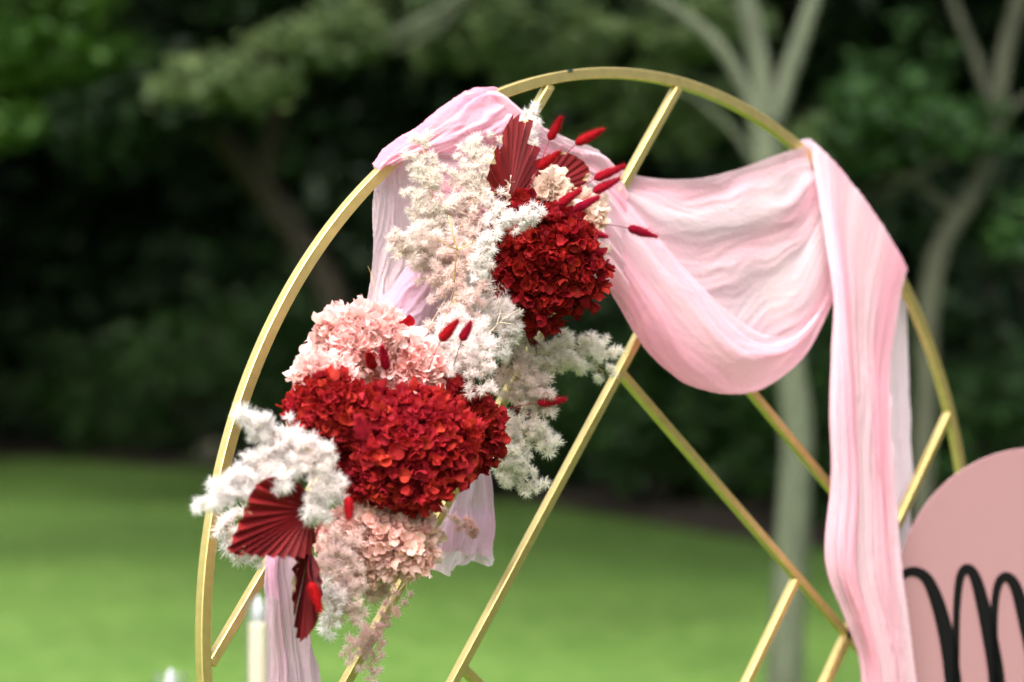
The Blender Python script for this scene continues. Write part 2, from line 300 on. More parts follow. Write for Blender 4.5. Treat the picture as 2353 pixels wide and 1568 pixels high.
D1 = 11.5
b1 = gpt(1.30, D1); b1 = far(1800, 1612, D1); b1[2] = gz(D1)-0.02
tree('pale_tree', 'tall pale-barked tree with forked upper limbs behind the hanging pink drape', 'tree', [
    ([b1]+fp([(1812, 1400), (1826, 1150), (1832, 980), (1815, 840), (1785, 620), (1762, 420), (1765, 270)], D1), wpx([92, 82, 78, 74, 70, 66, 62, 60], D1)),
    (fp([(1765, 290), (1742, 130), (1706, -40), (1660, -330)], D1), wpx([58, 52, 46, 30], D1)),
    (fp([(1768, 300), (1812, 170), (1862, 20), (1930, -200)], D1), wpx([54, 46, 40, 22], D1)),
    (fp([(1757, 360), (1722, 230), (1655, 110), (1560, 30), (1400, -60)], D1)+fp([(1240, -110)], 12.8)+fp([(1090, -30), (985, 40), (890, 88), (820, 112), (740, 120)], 13.4), wpx([42, 36, 33, 30, 30, 32, 36, 36, 34, 24, 12], D1)),
    (fp([(1080, -10), (1000, 70), (930, 110), (860, 122)], 13.6), wpx([30, 28, 22, 10], D1)),
    (fp([(1758, 420), (1700, 320), (1610, 235), (1540, 190)], 13.0), wpx([26, 22, 18, 8], D1)),
    (fp([(850, 105), (700, 110), (560, 160), (440, 200)], 13.4), wpx([16, 12, 10, 5], D1)),
    ], [(far(470, 195, 13.3), (0.24, 0.24, 0.12)), (far(575, 180, 13.4), (0.20, 0.25, 0.14)), (far(800, 60, 13.5), (0.22, 0.25, 0.17)), (far(690, 105, 13.4), (0.25, 0.25, 0.10)), (far(1060, 60, 13.8), (0.34, 0.3, 0.22)),
        (far(1240, 60, 14.0), (0.42, 0.35, 0.3)), (far(1480, 60, 13.8), (0.45, 0.35, 0.3)), (far(1350, 250, 14.4), (0.45, 0.35, 0.22)), (far(1560, 260, 14.4), (0.3, 0.3, 0.2)), (far(1250, 130, 14.2), (0.4, 0.3, 0.25)), (far(1640, 20, 13.4), (0.4, 0.3, 0.3)),
        (far(1900, 330, 13.4), (0.25, 0.25, 0.12))],
    BARK_PALE, LEAF_GREY, seed=3, clumps=20, leaves=900, clump_r=0.055, lsz=0.042, spread=0.5, canopy=[(gpt(-3.0, 15.5, 6.6), (3.6, 3.6, 1.0)), (gpt(1.2, 16.0, 7.0), (3.6, 3.4, 1.0)), (gpt(0.0, 12.5, 6.6), (3.0, 2.6, 0.9))])

D2 = 13.5
b2 = far(2118, 1300, D2); b2[2] = gz(D2)-0.02
tree('leaning_tree', 'slender leaning tree with bent olive trunk beyond the gold ring', 'tree', [
    ([b2]+fp([(2120, 1080), (2130, 900), (2132, 730), (2160, 570), (2238, 440), (2284, 310), (2302, 160), (2350, -40), (2420, -300)], D2), wpx([50, 48, 50, 50, 50, 46, 42, 38, 34, 18], D2)),
    (fp([(2290, 270), (2240, 130), (2195, 20), (2150, -120)], D2), wpx([30, 26, 22, 12], D2)),
    (fp([(2200, 500), (2120, 430), (2040, 405), (1960, 470)], D2), wpx([26, 22, 18, 8], D2)),
    (fp([(2282, 330), (2200, 350), (2060, 430), (1975, 480)], D2+.3), wpx([20, 18, 15, 8], D2)),
    (fp([(2282, 300), (2340, 235), (2420, 190)], D2), wpx([20, 16, 8], D2)),
    ], [(far(2080, 250, 13.0), (0.35, 0.3, 0.2)), (far(2200, 310, 13.4), (0.3, 0.3, 0.15)), (far(1960, 250, 13.2), (0.25, 0.3, 0.2)), (far(2100, 120, 13.6), (0.35, 0.3, 0.2)), (far(2340, 520, 13.0), (0.06, 0.1, 0.15)), (far(1990, 330, 13.2), (0.3, 0.3, 0.15))],
    BARK_OLIVE, LEAF_MID, seed=5, clumps=14, leaves=380, clump_r=0.06, lsz=0.045, canopy=[(gpt(4.8, 17.0, 6.4), (3.4, 3.4, 1.0)), (gpt(3.6, 13.6, 5.6), (2.4, 2.2, 0.8))])

D3 = 22.0
b3 = far(800, 900, D3); b3[2] = gz(D3)+0.1
tree('shaded_tree', 'brown slanting tree trunk in deep shade behind the left of the ring', 'tree', [
    ([b3]+fp([(775, 720), (700, 570), (610, 440), (520, 330), (420, 230), (330, 120), (200, -80)], D3), wpx([80, 78, 72, 66, 62, 56, 48, 30], D3)),
    (fp([(600, 430), (640, 250), (720, 60), (800, -150)], D3), wpx([50, 44, 36, 20], D3))],
    [(far(300, -60, D3), (2.6, 2.2, 0.8)), (far(700, -80, D3), (2.6, 2.0, 0.8)), (far(560, 30, D3+1), (1.4, 1, 0.5)), (far(250, 120, D3+1), (0.9, 0.9, 0.45)), (far(330, 200, D3-1), (.35, .4, .25)), (far(270, 240, D3-1), (.3, .4, .25))],
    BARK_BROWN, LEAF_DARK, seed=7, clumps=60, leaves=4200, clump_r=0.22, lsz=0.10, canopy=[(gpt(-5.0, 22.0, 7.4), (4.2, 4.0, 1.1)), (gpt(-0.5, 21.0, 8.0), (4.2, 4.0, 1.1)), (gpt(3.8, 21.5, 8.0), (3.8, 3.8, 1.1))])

D4 = 15.5
b4 = far(-420, 1560, D4); b4[2] = gz(D4)
tree('bright_tree', 'fresh green leafy branches reaching in at the upper left corner', 'tree', [
    ([b4]+fp([(-430, 900), (-400, 400), (-340, 100), (-300, -300)], D4), wpx([130, 110, 95, 85, 60], D4)),
    (fp([(-400, 420), (-220, 330), (-60, 300), (60, 250)], D4), wpx([50, 34, 20, 8], D4)),
    (fp([(-350, 130), (-150, 60), (40, 80), (190, 110)], D4), wpx([55, 40, 26, 8], D4))],
    [(far(40, 20, D4), (0.45, 0.5, 0.25)), (far(170, 60, D4), (0.25, 0.4, 0.3)), (far(60, 130, D4), (0.5, 0.5, 0.15)), (far(180, 140, D4), (0.2, 0.3, 0.12)), (far(20, 190, D4), (0.12, 0.3, 0.12)), (far(5, 280, D4), (0.1, 0.25, 0.12)), (far(-150, 150, D4), (0.5, 0.5, 0.5)), (far(-350, -100, D4), (1.5, 1.2, 1.0)), (far(130, -150, D4), (1.0, 0.8, 0.4))],
    BARK_BROWN, LEAF_BRIGHT, seed=9, clumps=16, leaves=520, clump_r=0.08, lsz=0.065)

# overhead canopy of tall trees at the back: their crowns close the sky and shade the bed
hz = [(-9.5, 30, 0), (-5.5, 33, 1), (-1.5, 29, 2), (2.8, 26, 0), (6.0, 22, 1), (-14, 34, 1), (10, 20, 2), (0.5, 36, 1), (-7, 40, 0), (4.5, 33, 2), (9.5, 30, 0), (-11.5, 22, 0), (-13.5, 16, 1), (-9.5, 27, 0)]  # last three: unseen trees added at the left to shade the bed
where = ['tall dark evergreen at the back, behind the left flank of the lawn', 'tall dark evergreen behind the slanting brown trunk', 'tall dark evergreen rising behind the flower arrangement', 'tall dark evergreen behind the forked pale tree',
         'tall dark evergreen behind the leaning olive tree', 'tall dark evergreen beyond the left edge of the picture', 'tall dark evergreen beyond the pink arched sign', 'farther evergreen seen between gaps behind the swag',
         'farthest evergreen in the dark gap at the left', 'farther evergreen filling the gap beside the forked tree', 'farther evergreen in the gap above the pink sign',
         'spreading evergreen to the left of the lawn, out of view', 'near evergreen left of the lawn, out of view', 'evergreen at the left end of the mulch bed']
for i, (l, d, k_) in enumerate(hz):
    b = gpt(l, d); r = random.Random(50+i); h = r.uniform(9, 12)
    tp = b+np.array([r.uniform(-.5, .5), r.uniform(-.5, .5), h])
    tree('evergreen_tree', where[i], 'tree', [([b, b+(tp-b)*0.4+np.array([.2, .1, 0]), tp], [0.22, 0.16, 0.05])],
         [(b+np.array([0, 0, h*0.62]), (2.6, 2.6, h*0.36)), (b+np.array([r.uniform(-1, 1), r.uniform(-1, 1), h*0.40]), (2.3, 2.3, 1.8)), (b+np.array([0.5, 0, h*0.22]), (2.2, 2.2, 1.6)), (b+np.array([0, 0, h*0.72]), (4.2, 4.2, 1.4))],
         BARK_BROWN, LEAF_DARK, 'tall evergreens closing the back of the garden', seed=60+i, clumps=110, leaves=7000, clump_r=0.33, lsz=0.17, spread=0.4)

# shrubs planted along the bed
def shrub(l, d, r_, h, leaf, label, seed, lsz=0.085):
    b = gpt(l, d); b[2] += 0.1; t = thing('shrub', b, label, 'shrub', 'shrubs along the mulch bed')
    mb = MB(); rr = random.Random(seed)
    for _ in range(6):
        a = rr.uniform(0, 6.28); e = np.array([math.cos(a)*r_*0.6, math.sin(a)*r_*0.6, h*rr.uniform(0.5, 0.9)]); mb.tube(spline([(0, 0, -0.1), e*0.5+np.array([0, 0, .08]), e], 6), [0.03, 0.025, 0.02, 0.016, 0.012, 0.008], 5)
    mb.build('stem', BARK_BROWN, t, True)
    Q, n = leaf_quads([((0, 0, h*0.52), (r_, r_, h*0.5))], 40, 2600, 0.5, 0.16*r_+0.05, lsz, seed); link('foliage', quads_mesh('foliage', Q, n, leaf), None, t)
sh = [(-6.6, 1.6, 1.2, 1.9, 1, 'dark broad shrub at the far left of the bed'), (-5.0, 1.4, 1.0, 1.5, 1, 'low green shrub in the bed left of the gold ring'), (-3.6, 1.5, 1.1, 1.7, 1, 'rounded dark shrub behind the left rim of the ring'),
      (-2.2, 1.3, 1.0, 1.8, 1, 'dark shrub behind the lower red hydrangeas'), (-0.9, 1.4, 1.0, 1.4, 1, 'dark shrub behind the trailing cream fern'), (0.3, 1.3, 0.85, 1.25, 1, 'green shrub framed by the two lower diagonal bars'),
      (1.25, 1.5, 0.8, 1.5, 1, 'green shrub just left of the pale forked trunk'), (2.5, 1.4, 0.9, 1.6, 1, 'dark shrub behind the hanging drape tail'), (3.6, 1.5, 0.9, 1.3, 1, 'green shrub to the right of the leaning trunk'),
      (-8.4, 1.8, 1.3, 2.2, 1, 'tall dark shrub cut by the left edge of the picture'), (-5.8, 4.0, 1.5, 3.2, 0, 'taller shrub of the second row near the left edge'), (-3.0, 4.0, 1.6, 3.4, 0, 'taller shrub of the second row behind the ring\'s left rim'),
      (-0.3, 4.0, 1.5, 3.2, 0, 'taller shrub of the second row behind the flowers'), (1.8, 3.5, 1.3, 3.0, 0, 'taller shrub of the second row behind the pale trunk'), (4.3, 3.2, 1.3, 3.0, 0, 'taller shrub of the second row behind the sign')]
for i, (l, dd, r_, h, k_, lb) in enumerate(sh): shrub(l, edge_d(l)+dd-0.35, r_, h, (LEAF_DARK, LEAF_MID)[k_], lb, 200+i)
mb = MB()
stone = thing('garden_stone', gpt(-3.35, edge_d(-3.35)+0.2), 'pale rounded stone at the lawn edge behind the ring', 'stone')
ps = spline([(0, 0, 0), (0, 0, .12), (0, 0, .26), (0, 0, .34)], 8); mb.tube(ps, [.16, .2, .22, .22, .2, .16, .1, .03], 9, True, .12, random.Random(2)); mb.build('boulder', BARK_OLIVE, stone, True)

# trees added on the near right, out of the picture: they keep that side of the ring dark
for i, (x, y) in enumerate([(4.2, -5.6), (7.2, -3.4), (2.0, -9.0), (7.4, -7.6)]):
    b = np.array([x, y, 0.0]); tree('garden_tree', ['broad leafy tree standing to the right of the ring, out of view', 'leafy tree behind the sign on the near side, out of view', 'leafy tree standing behind the camera, out of view', 'farther leafy tree on the near side, out of view'][i], 'tree',
        [([b, b+np.array([.1, 0, 2.2]), b+np.array([.2, .1, 5])], [.2, .15, .05])], [(b+np.array([0, 0, 3.2]), (2.0, 2.0, 1.4)), (b+np.array([0, 0, 1.7]), (2.1, 2.1, 1.6))], BARK_BROWN, LEAF_DARK, 'trees on the near side of the garden', seed=90+i, clumps=110, leaves=8000, clump_r=0.32, lsz=0.16, spread=0.4)

# ------------------------------------------------------------------ the gold ring
ring = thing('ring_arch', (0, 0, 0), 'large round gold metal arch with diagonal inner bars', 'arch')
TW = 0.0195
def ring_mesh():
    n = 256; V = []; ce = 0.0012
    prof = [(1-ce, 0), (1, ce), (1, TW-ce), (1-ce, TW), (1-TW+ce, TW), (1-TW, TW-ce), (1-TW, ce), (1-TW+ce, 0)]
    for i in range(n):
        a = 2*math.pi*i/n; V += [(r*math.cos(a), y, 1+r*math.sin(a)) for r, y in prof]
    k = len(prof); return mesh('rim', V, [(i*k+j, i*k+(j+1) % k, ((i+1) % n)*k+(j+1) % k, ((i+1) % n)*k+j) for i in range(n) for j in range(k)])
link('rim', ring_mesh(), GOLD, ring)
BW = 0.0165
def bar(p0, p1, y0=0.0012, name='bar'):
    "square bar in the ring's plane; p0, p1 = (X, Z) of its upper-left edge"
    p0 = np.array(p0, float); p1 = np.array(p1, float); d = (p1-p0)/np.linalg.norm(p1-p0); nn = np.array([-d[1], d[0]])
    if nn[0] > 0: nn = -nn
    if abs(d[1]) < abs(d[0]) and nn[1] < 0: nn = -nn
    c = 0.0012; prof = [(0-c, 0), (0, c), (0, BW-c), (-c, BW), (-BW+c, BW), (-BW, BW-c), (-BW, c), (-BW+c, 0)]
    V = []
    for P in (p0, p1):
        for o_, y in prof: q = P+nn*o_; V.append((q[0], y0+y, q[1]))
    k = 8; return link(name, mesh(name, V, [(j, (j+1) % k, k+(j+1) % k, k+j) for j in range(k)]+[tuple(range(k))[::-1], tuple(range(k, 2*k))]), GOLD, ring)
def XZ(x, y): p = at(x, y, 0); return np.array([p[0], p[2]])
A1 = math.radians(53.25); D1v = np.array([math.cos(A1), math.sin(A1)]); A2 = math.radians(-39.4); D2v = np.array([math.cos(A2), math.sin(A2)])
def chord(p, d, r=0.985):
    c = p-np.array([0, 1.0]); b = np.dot(c, d); q = b*b-(np.dot(c, c)-r*r); s = math.sqrt(max(q, 0)); return p+d*(-b-s), p+d*(-b+s)
def isect(p, d, q, e):
    t = np.linalg.solve(np.array([d, -e]).T, q-p); return p+d*t[0]
pB1 = (XZ(1258, 200)+XZ(487, 1512))/2; pB2 = (XZ(1549, 212)+XZ(793, 1568))/2; pB3 = (XZ(1466, 770)+XZ(1040, 1568))/2
a, b = chord(pB1, D1v); bar(a, b); a, b = chord(pB2, D1v); bar(a, b)
pB5 = (XZ(1735, 888)+XZ(1905, 1097))/2; pB4 = (XZ(1443, 862)+XZ(1890, 1367))/2
top3 = isect(pB3, D1v, pB5, D2v); a, b = chord(pB3, D1v); bar(a, top3)
a, b = chord(pB5, D2v); bar(top3+D2v*0.002, b, 0.0016)
a, b = chord(pB4, D2v); bar(isect(pB4, D2v, pB3, D1v)+D2v*0.012, b, 0.0016)
for q in ((1836, 1318), (1955, 1450)):
    p = XZ(*q); a, b = chord(p, D1v); bar(a, isect(p, D1v, pB4, D2v)-D1v*(BW+.002))
p8 = XZ(2168, 978); a, b = chord(p8, D1v); bar(a+D1v*0.9, b, 0.0016)
pL = XZ(1078, 1530); a, b = chord(pL, D2v); bar(isect(pL, D2v, pB3, D1v)+D2v*0.012, a if a[0] > b[0] else b, 0.0016)
def weld(p, sd):
    r = random.Random(sd); V, Fc = [], []
    for i in range(5):
        th = math.pi*(i+.5)/5
        for j in range(8): ph = .7854*j; q = 0.0085*r.uniform(.75, 1.2); V.append((p[0]+q*math.sin(th)*math.cos(ph), .0095+1.05*q*math.sin(th)*math.sin(ph), p[1]+q*math.cos(th)))
    Fc = [(i*8+j, i*8+(j+1) % 8, (i+1)*8+(j+1) % 8, (i+1)*8+j) for i in range(4) for j in range(8)]+[tuple(range(8)), tuple(range(32, 40))[::-1]]
    link('weld', mesh('weld', V, Fc, True), GOLD, ring)
nn1 = np.array([D1v[1], -D1v[0]])*BW*.5
for i, pp in enumerate((pB1, pB2)): weld(chord(pp, D1v, .979)[1]+nn1, i); weld(chord(pp, D1v, .979)[0]+nn1, 5+i)
weld(isect(pB4, D2v, pB3+nn1*2, D1v)+np.array([.003, -.010]), 9); weld(isect(pL, D2v, pB3+nn1*2, D1v)+np.array([.003, -.010]), 10)
# strip of tape on the rim and two feet
q = at(1310, 160, 0.0); mb = MB(); aa = math.atan2(q[2]-1, q[0]); V = []
for da in (-0.006, 0.006):
    for r_, y in ((1.0012, -.0012), (1.0012, .012), (0.996, .012), (0.996, -.0012)): V.append((r_*math.cos(aa+da), y, 1+r_*math.sin(aa+da)))
mb.add(V, [(0, 1, 2, 3), (7, 6, 5, 4), (0, 4, 5, 1), (1, 5, 6, 2), (2, 6, 7, 3), (3, 7, 4, 0)]); mb.build('tape', TAPE, ring)
for s in (-1, 1):
    mb = MB(); x0 = 0.30*s; V = [(x0+dx, y, z) for dx in (-.02, .02) for y, z in ((-.28, 0.002), (.30, 0.002), (.30, .022), (-.28, .022))]
    mb.add(V, [(3, 2, 1, 0), (4, 5, 6, 7), (0, 1, 5, 4), (1, 2, 6, 5), (2, 3, 7, 6), (3, 0, 4, 7)]); mb.build('foot', GOLD, ring)
    mb = MB(); mb.tube([(x0, 0.01, 0.02), (x0, 0.01, 1-math.sqrt(1-0.09)+0.012)], 0.009, 8); mb.build('foot_post', GOLD, ring)

# ------------------------------------------------------------------ the chiffon drape
drape = thing('chiffon_drape', tuple(at(1140, 215, 0.0)), 'pink crinkled chiffon cloth swagged over the gold ring', 'drape')
DB = np.array(drape.location)
def vnoise(x, y, seed):
    "2D gradient noise, about -1..1"
    r = np.random.default_rng(seed); an = r.uniform(0, 6.28318, (64, 64)); xi = np.floor(x).astype(int); yi = np.floor(y).astype(int); fx, fy = x-xi, y-yi
    w = lambda q: q*q*q*(q*(6*q-15)+10)
    def G(i, j): t = an[(xi+i) % 64, (yi+j) % 64]; return np.cos(t)*(fx-i)+np.sin(t)*(fy-j)
    u, v = w(fx), w(fy); return 1.6*((G(0, 0)*(1-u)+G(1, 0)*u)*(1-v)+(G(0, 1)*(1-u)+G(1, 1)*u)*v)
def ridges(t, s, seed, freqs, amps, stretch=0.12):
    "irregular folds across t that wander slowly along s"
    z = np.zeros(np.broadcast(t, s).shape); tw = t+0.06*vnoise(t*3+5, s*2.5, seed+90)+0.02*vnoise(t*9+5, s*7, seed+91)
    sw = s+0.10*vnoise(t*6+1, s*4, seed+92)
    for k, (f_, a) in enumerate(zip(freqs, amps)):
        q = vnoise(tw*f_*2, sw*f_*stretch*2+3.3, seed+7*k); z = z+a*1.7*(q if k == 0 else (0.7-1.6*np.sqrt(q*q+0.01))*(0.6+0.5*vnoise(t*4, sw*4, seed+7*k+3)))
    return z
def cloth(name, rows, nu, nv, mat, seed, freqs=(3, 7, 15), amps=(0.012, 0.007, 0.003), along='u', pin=None, hem=None):
    "rows: list of [(x, y, Y) ...] in measuring grid; folds run along u (within a row) or along v (from row to row)"
    G = np.stack([spline(r if isinstance(r, np.ndarray) else [at(*p) for p in r], nu) for r in rows]); H = np.stack([spline(G[:, j], nv) for j in range(nu)], axis=1)
    du = np.gradient(H, axis=1); dv = np.gradient(H, axis=0); n = np.cross(du, dv); n /= np.linalg.norm(n, axis=2)[:, :, None]+1e-9
    if np.mean(n[:, :, 1]) > 0: n = -n
    U, Vv = np.meshgrid(np.linspace(0, 1, nu), np.linspace(0, 1, nv))
    z = ridges(Vv, U, seed, freqs, amps) if along == 'u' else ridges(U, Vv, seed, freqs, amps)
    r = np.random.default_rng(seed+1); jit = r.normal(size=(nv, nu))*0.00035
    if pin is not None: z = z*pin(U, Vv)
    H = H+n*(z+jit)[:, :, None]
    if hem is not None: H = hem(H, U, Vv)
    H = H-DB
    me = mesh(name, H.reshape(-1, 3), [(i*nu+j, i*nu+j+1, (i+1)*nu+j+1, (i+1)*nu+j) for i in range(nv-1) for j in range(nu-1)], True, mat)
    uvl = me.uv_layers.new(name='UVMap'); li = np.zeros(len(me.loops), np.int32); me.loops.foreach_get('vertex_index', li)
    Lu = np.linalg.norm(np.diff(H[nv//2], axis=0), axis=1).sum(); Lv = np.linalg.norm(np.diff(H[:, nu//2], axis=0), axis=1).sum()
    uu = (U*Lu if along == 'u' else Vv*Lv).ravel()[li]; vv = (Vv*Lv if along == 'u' else U*Lu).ravel()[li]
    uvl.data.foreach_set('uv', np.stack([uu+seed*0.37, vv+seed*0.53], 1).ravel().astype(np.float32))
    return link(name, me, None, drape)
# swag: down behind, folded at the bottom, up again in front
cloth('swag', [
    [(1405, 380, .03), (1450, 402, .03), (1530, 412, .0), (1620, 408, -.03), (1700, 388, -.03), (1780, 358, -.02), (1852, 336, -.012)],
    [(1405, 395, .03), (1470, 425, .02), (1560, 442, -.01), (1660, 436, -.03), (1760, 410, -.03), (1862, 366, -.014)],
    [(1400, 405, .02), (1500, 482, .0), (1600, 512, -.02), (1700, 520, -.035), (1800, 500, -.035), (1880, 430, -.02)],
    [(1395, 415, .01), (1520, 560, -.01), (1620, 600, -.025), (1720, 612, -.04), (1820, 582, -.04), (1890, 500, -.03)],
    [(1385, 440, .0), (1540, 640, -.015), (1650, 700, -.03), (1750, 712, -.045), (1840, 662, -.05), (1902, 560, -.035)],
    [(1370, 480, -.01), (1530, 745, -.02), (1640, 815, -.04), (1740, 825, -.055), (1850, 745, -.055), (1910, 615, -.04)],
    [(1352, 545, -.03), (1398, 640, -.03), (1450, 735, -.03), (1500, 804, -.035), (1580, 872, -.05), (1680, 902, -.07), (1760, 890, -.075), (1850, 820, -.07), (1915, 685, -.045)],
    [(1358, 500, -.05), (1470, 680, -.06), (1560, 785, -.08), (1660, 838, -.1), (1760, 842, -.1), (1840, 795, -.085), (1916, 668, -.05)],
    [(1385, 440, -.045), (1470, 550, -.065), (1560, 660, -.085), (1660, 755, -.105), (1760, 800, -.105), (1845, 772, -.088), (1916, 655, -.05)],
    [(1400, 415, -.04), (1475, 505, -.06), (1560, 598, -.08), (1660, 700, -.1), (1760, 770, -.1), (1850, 750, -.085), (1915, 645, -.05)]],
    150, 210, CLOTH, 12, (4, 8, 17, 34), (0.009, 0.0044, 0.0011, 0.0004), 'u', pin=lambda U, V: 0.35+0.65*np.clip(np.sin(math.pi*np.clip(U, 0.03, 0.97)), 0, 1)**0.5)
# neck: from the wrap across behind the flowers to the swag
cloth('gathered_band', [
    [(1060, 222, -.012), (1138, 214, -.02), (1182, 250, -.035), (1240, 298, -.045), (1300, 321, -.05), (1368, 344, -.05), (1398, 368, -.05), (1440, 428, -.05)],
    [(1040, 270, -.02), (1130, 268, -.03), (1180, 300, -.045), (1250, 350, -.055), (1320, 380, -.06), (1380, 410, -.06), (1440, 480, -.06)],
    [(1010, 330, -.02), (1120, 340, -.035), (1200, 380, -.05), (1280, 430, -.06), (1360, 480, -.065), (1430, 560, -.065)],
    [(980, 400, -.01), (1100, 430, -.03), (1200, 480, -.05), (1290, 540, -.06), (1360, 590, -.06), (1440, 690, -.06)],
    [(960, 480, .0), (1080, 520, -.02), (1200, 580, -.04), (1300, 630, -.05), (1370, 640, -.05), (1455, 740, -.05)]],
    110, 90, CLOTH, 23, (4, 9, 20), (0.012, 0.007, 0.003), 'u')
# wrap over the rim at the upper left
cloth('rim_wrap', [
    [(880, 430, .05), (940, 370, .05), (1010, 300, .05), (1070, 250, .05), (1110, 235, .045), (1150, 240, .04)],
    [(866, 389, .022), (900, 350, .022), (958, 309, .022), (1010, 262, .02), (1060, 223, .018), (1096, 207, .016), (1140, 206, .015)],
    [(869, 388, -.008), (905, 352, -.008), (962, 314, -.012), (1014, 272, -.02), (1064, 236, -.026), (1102, 220, -.024), (1147, 222, -.012)],
    [(880, 382, -.009), (925, 354, -.014), (980, 330, -.024), (1030, 298, -.036), (1080, 268, -.044), (1120, 250, -.04), (1164, 238, -.02)],
    [(905, 370, -.008), (945, 352, -.014), (1000, 345, -.026), (1055, 325, -.04), (1100, 302, -.05), (1145, 284, -.045), (1180, 256, -.028)],
    [(936, 358, -.003), (965, 350, -.008), (1015, 366, -.016), (1070, 362, -.028), (1120, 345, -.036), (1165, 318, -.035), (1190, 272, -.03)]],
    110, 70, CLOTH, 31, (3, 7, 16), (0.007, 0.006, 0.003), 'u')
# panel hanging down behind the rim on the left
cloth('left_panel', [
    [(862, 410, .045), (900, 372, .04), (950, 335, .035), (1020, 300, .03), (1100, 280, .03), (1200, 300, .03)],
    [(857, 470, .05), (905, 460, .045), (960, 450, .04), (1030, 430, .04), (1110, 420, .04), (1200, 430, .04)],
    [(855, 560, .05), (905, 560, .045), (960, 550, .04), (1030, 540, .04), (1100, 540, .04), (1180, 560, .04)],
    [(850, 640, .045), (900, 640, .04), (960, 635, .03), (1020, 640, .03), (1080, 660, .03), (1150, 690, .03)],
    [(842, 705, .04), (895, 712, .03), (950, 715, .02), (1000, 740, .02), (1050, 770, .02), (1110, 810, .02)],
    [(835, 800, .04), (890, 830, .03), (930, 850, .02), (970, 870, .02), (1010, 900, .02), (1060, 930, .02)]],
    150, 150, CLOTH_PALE, 41, (5, 11, 24, 40), (0.006, 0.0045, 0.0016, 0.0007), 'v')
cloth('left_fold', [
    [(975, 585, -.01), (985, 600, -.03), (1010, 620, -.03), (1050, 640, -.02)],
    [(930, 632, .0), (950, 650, -.03), (990, 670, -.04), (1040, 690, -.03)],
    [(885, 680, .015), (910, 705, -.02), (960, 725, -.04), (1020, 740, -.03)],
    [(846, 708, .03), (880, 745, .0), (940, 780, -.03), (1000, 800, -.02)]], 60, 70, CLOTH_LILAC, 47, (2, 5, 11), (0.006, 0.005, 0.002), 'v')
# tail over the rim on the right
def rimrow(p0, p1, r0, r1, y0, y1, n=9):
    A = [math.atan2(q[2]-1, q[0]) for q in (at(*p0), at(*p1))]; tt = np.linspace(0, 1, n)
    return np.array([((r0+(r1-r0)*t)*math.cos(A[0]+(A[1]-A[0])*t), y0+(y1-y0)*t, 1+(r0+(r1-r0)*t)*math.sin(A[0]+(A[1]-A[0])*t)) for t in tt])
RA, RB = (1849, 336), (2070, 622)
cloth('hanging_tail', [
    rimrow(RA, RB, .955, .955, .036, .040), rimrow(RA, RB, 1.004, 1.000, .034, .036), rimrow(RA, RB, 1.013, 1.004, .012, .012), rimrow(RA, RB, 1.010, 1.002, -.012, -.012),
    rimrow(RA, RB, .985, .98, -.022, -.022),
    [(1880, 450, -.05), (1918, 500, -.06), (1955, 560, -.06), (2005, 630, -.05), (2068, 690, -.03)],
    [(1898, 560, -.075), (1928, 610, -.09), (1958, 660, -.09), (1992, 712, -.08), (2052, 790, -.05)],
    [(1914, 690, -.085), (1936, 730, -.105), (1960, 770, -.1), (1992, 812, -.09), (2042, 868, -.07)],
    [(1908, 820, -.09), (1936, 850, -.115), (1966, 880, -.11), (2002, 912, -.1), (2042, 948, -.085)],
    [(1903, 960, -.095), (1936, 980, -.12), (1970, 1000, -.115), (2008, 1020, -.105), (2046, 1040, -.095)],
    [(1908, 1110, -.1), (1940, 1120, -.125), (1976, 1130, -.12), (2014, 1140, -.11), (2056, 1150, -.1)],
    [(1896, 1290, -.1), (1936, 1300, -.13), (1980, 1305, -.125), (2024, 1310, -.12), (2070, 1315, -.105)],
    [(1940, 1415, -.105), (1970, 1420, -.13), (2005, 1425, -.13), (2042, 1430, -.12), (2082, 1435, -.105)],
    [(1978, 1520, -.105), (2000, 1530, -.13), (2028, 1535, -.13), (2060, 1540, -.12), (2094, 1545, -.105)],
    [(1985, 1700, -.105), (2006, 1700, -.13), (2036, 1700, -.13), (2070, 1700, -.12), (2108, 1700, -.105)],
    [(1990, 1900, -.105), (2010, 1900, -.13), (2040, 1900, -.13), (2080, 1900, -.12), (2120, 1900, -.105)]],
    90, 260, CLOTH_GATHERED, 53, (3, 7, 14, 24), (0.010, 0.008, 0.004, 0.0028), 'v', pin=lambda U, V: 0.12+0.88*np.clip((V-0.25)*4, 0, 1))
cloth('sheer_panel', [
    [(1985, 560, .03), (2020, 590, .032), (2055, 625, .034), (2084, 655, .036)],
    [(1985, 680, .04), (2020, 690, .04), (2060, 700, .04), (2089, 710, .04)],
    [(1995, 850, .045), (2030, 850, .045), (2065, 850, .045), (2093, 850, .045)],
    [(2005, 1010, .045), (2040, 1010, .045), (2070, 1010, .045), (2096, 1010, .045)],
    [(2020, 1120, .04), (2050, 1120, .04), (2080, 1120, .04), (2102, 1110, .04)],
    [(2030, 1240, .035), (2050, 1230, .035), (2070, 1215, .035), (2092, 1190, .035)],
    [(2040, 1500, .035), (2060, 1500, .035), (2080, 1500, .035), (2100, 1500, .035)]],
    60, 150, CLOTH_PALE, 59, (3, 7, 14), (0.005, 0.004, 0.0025), 'v')
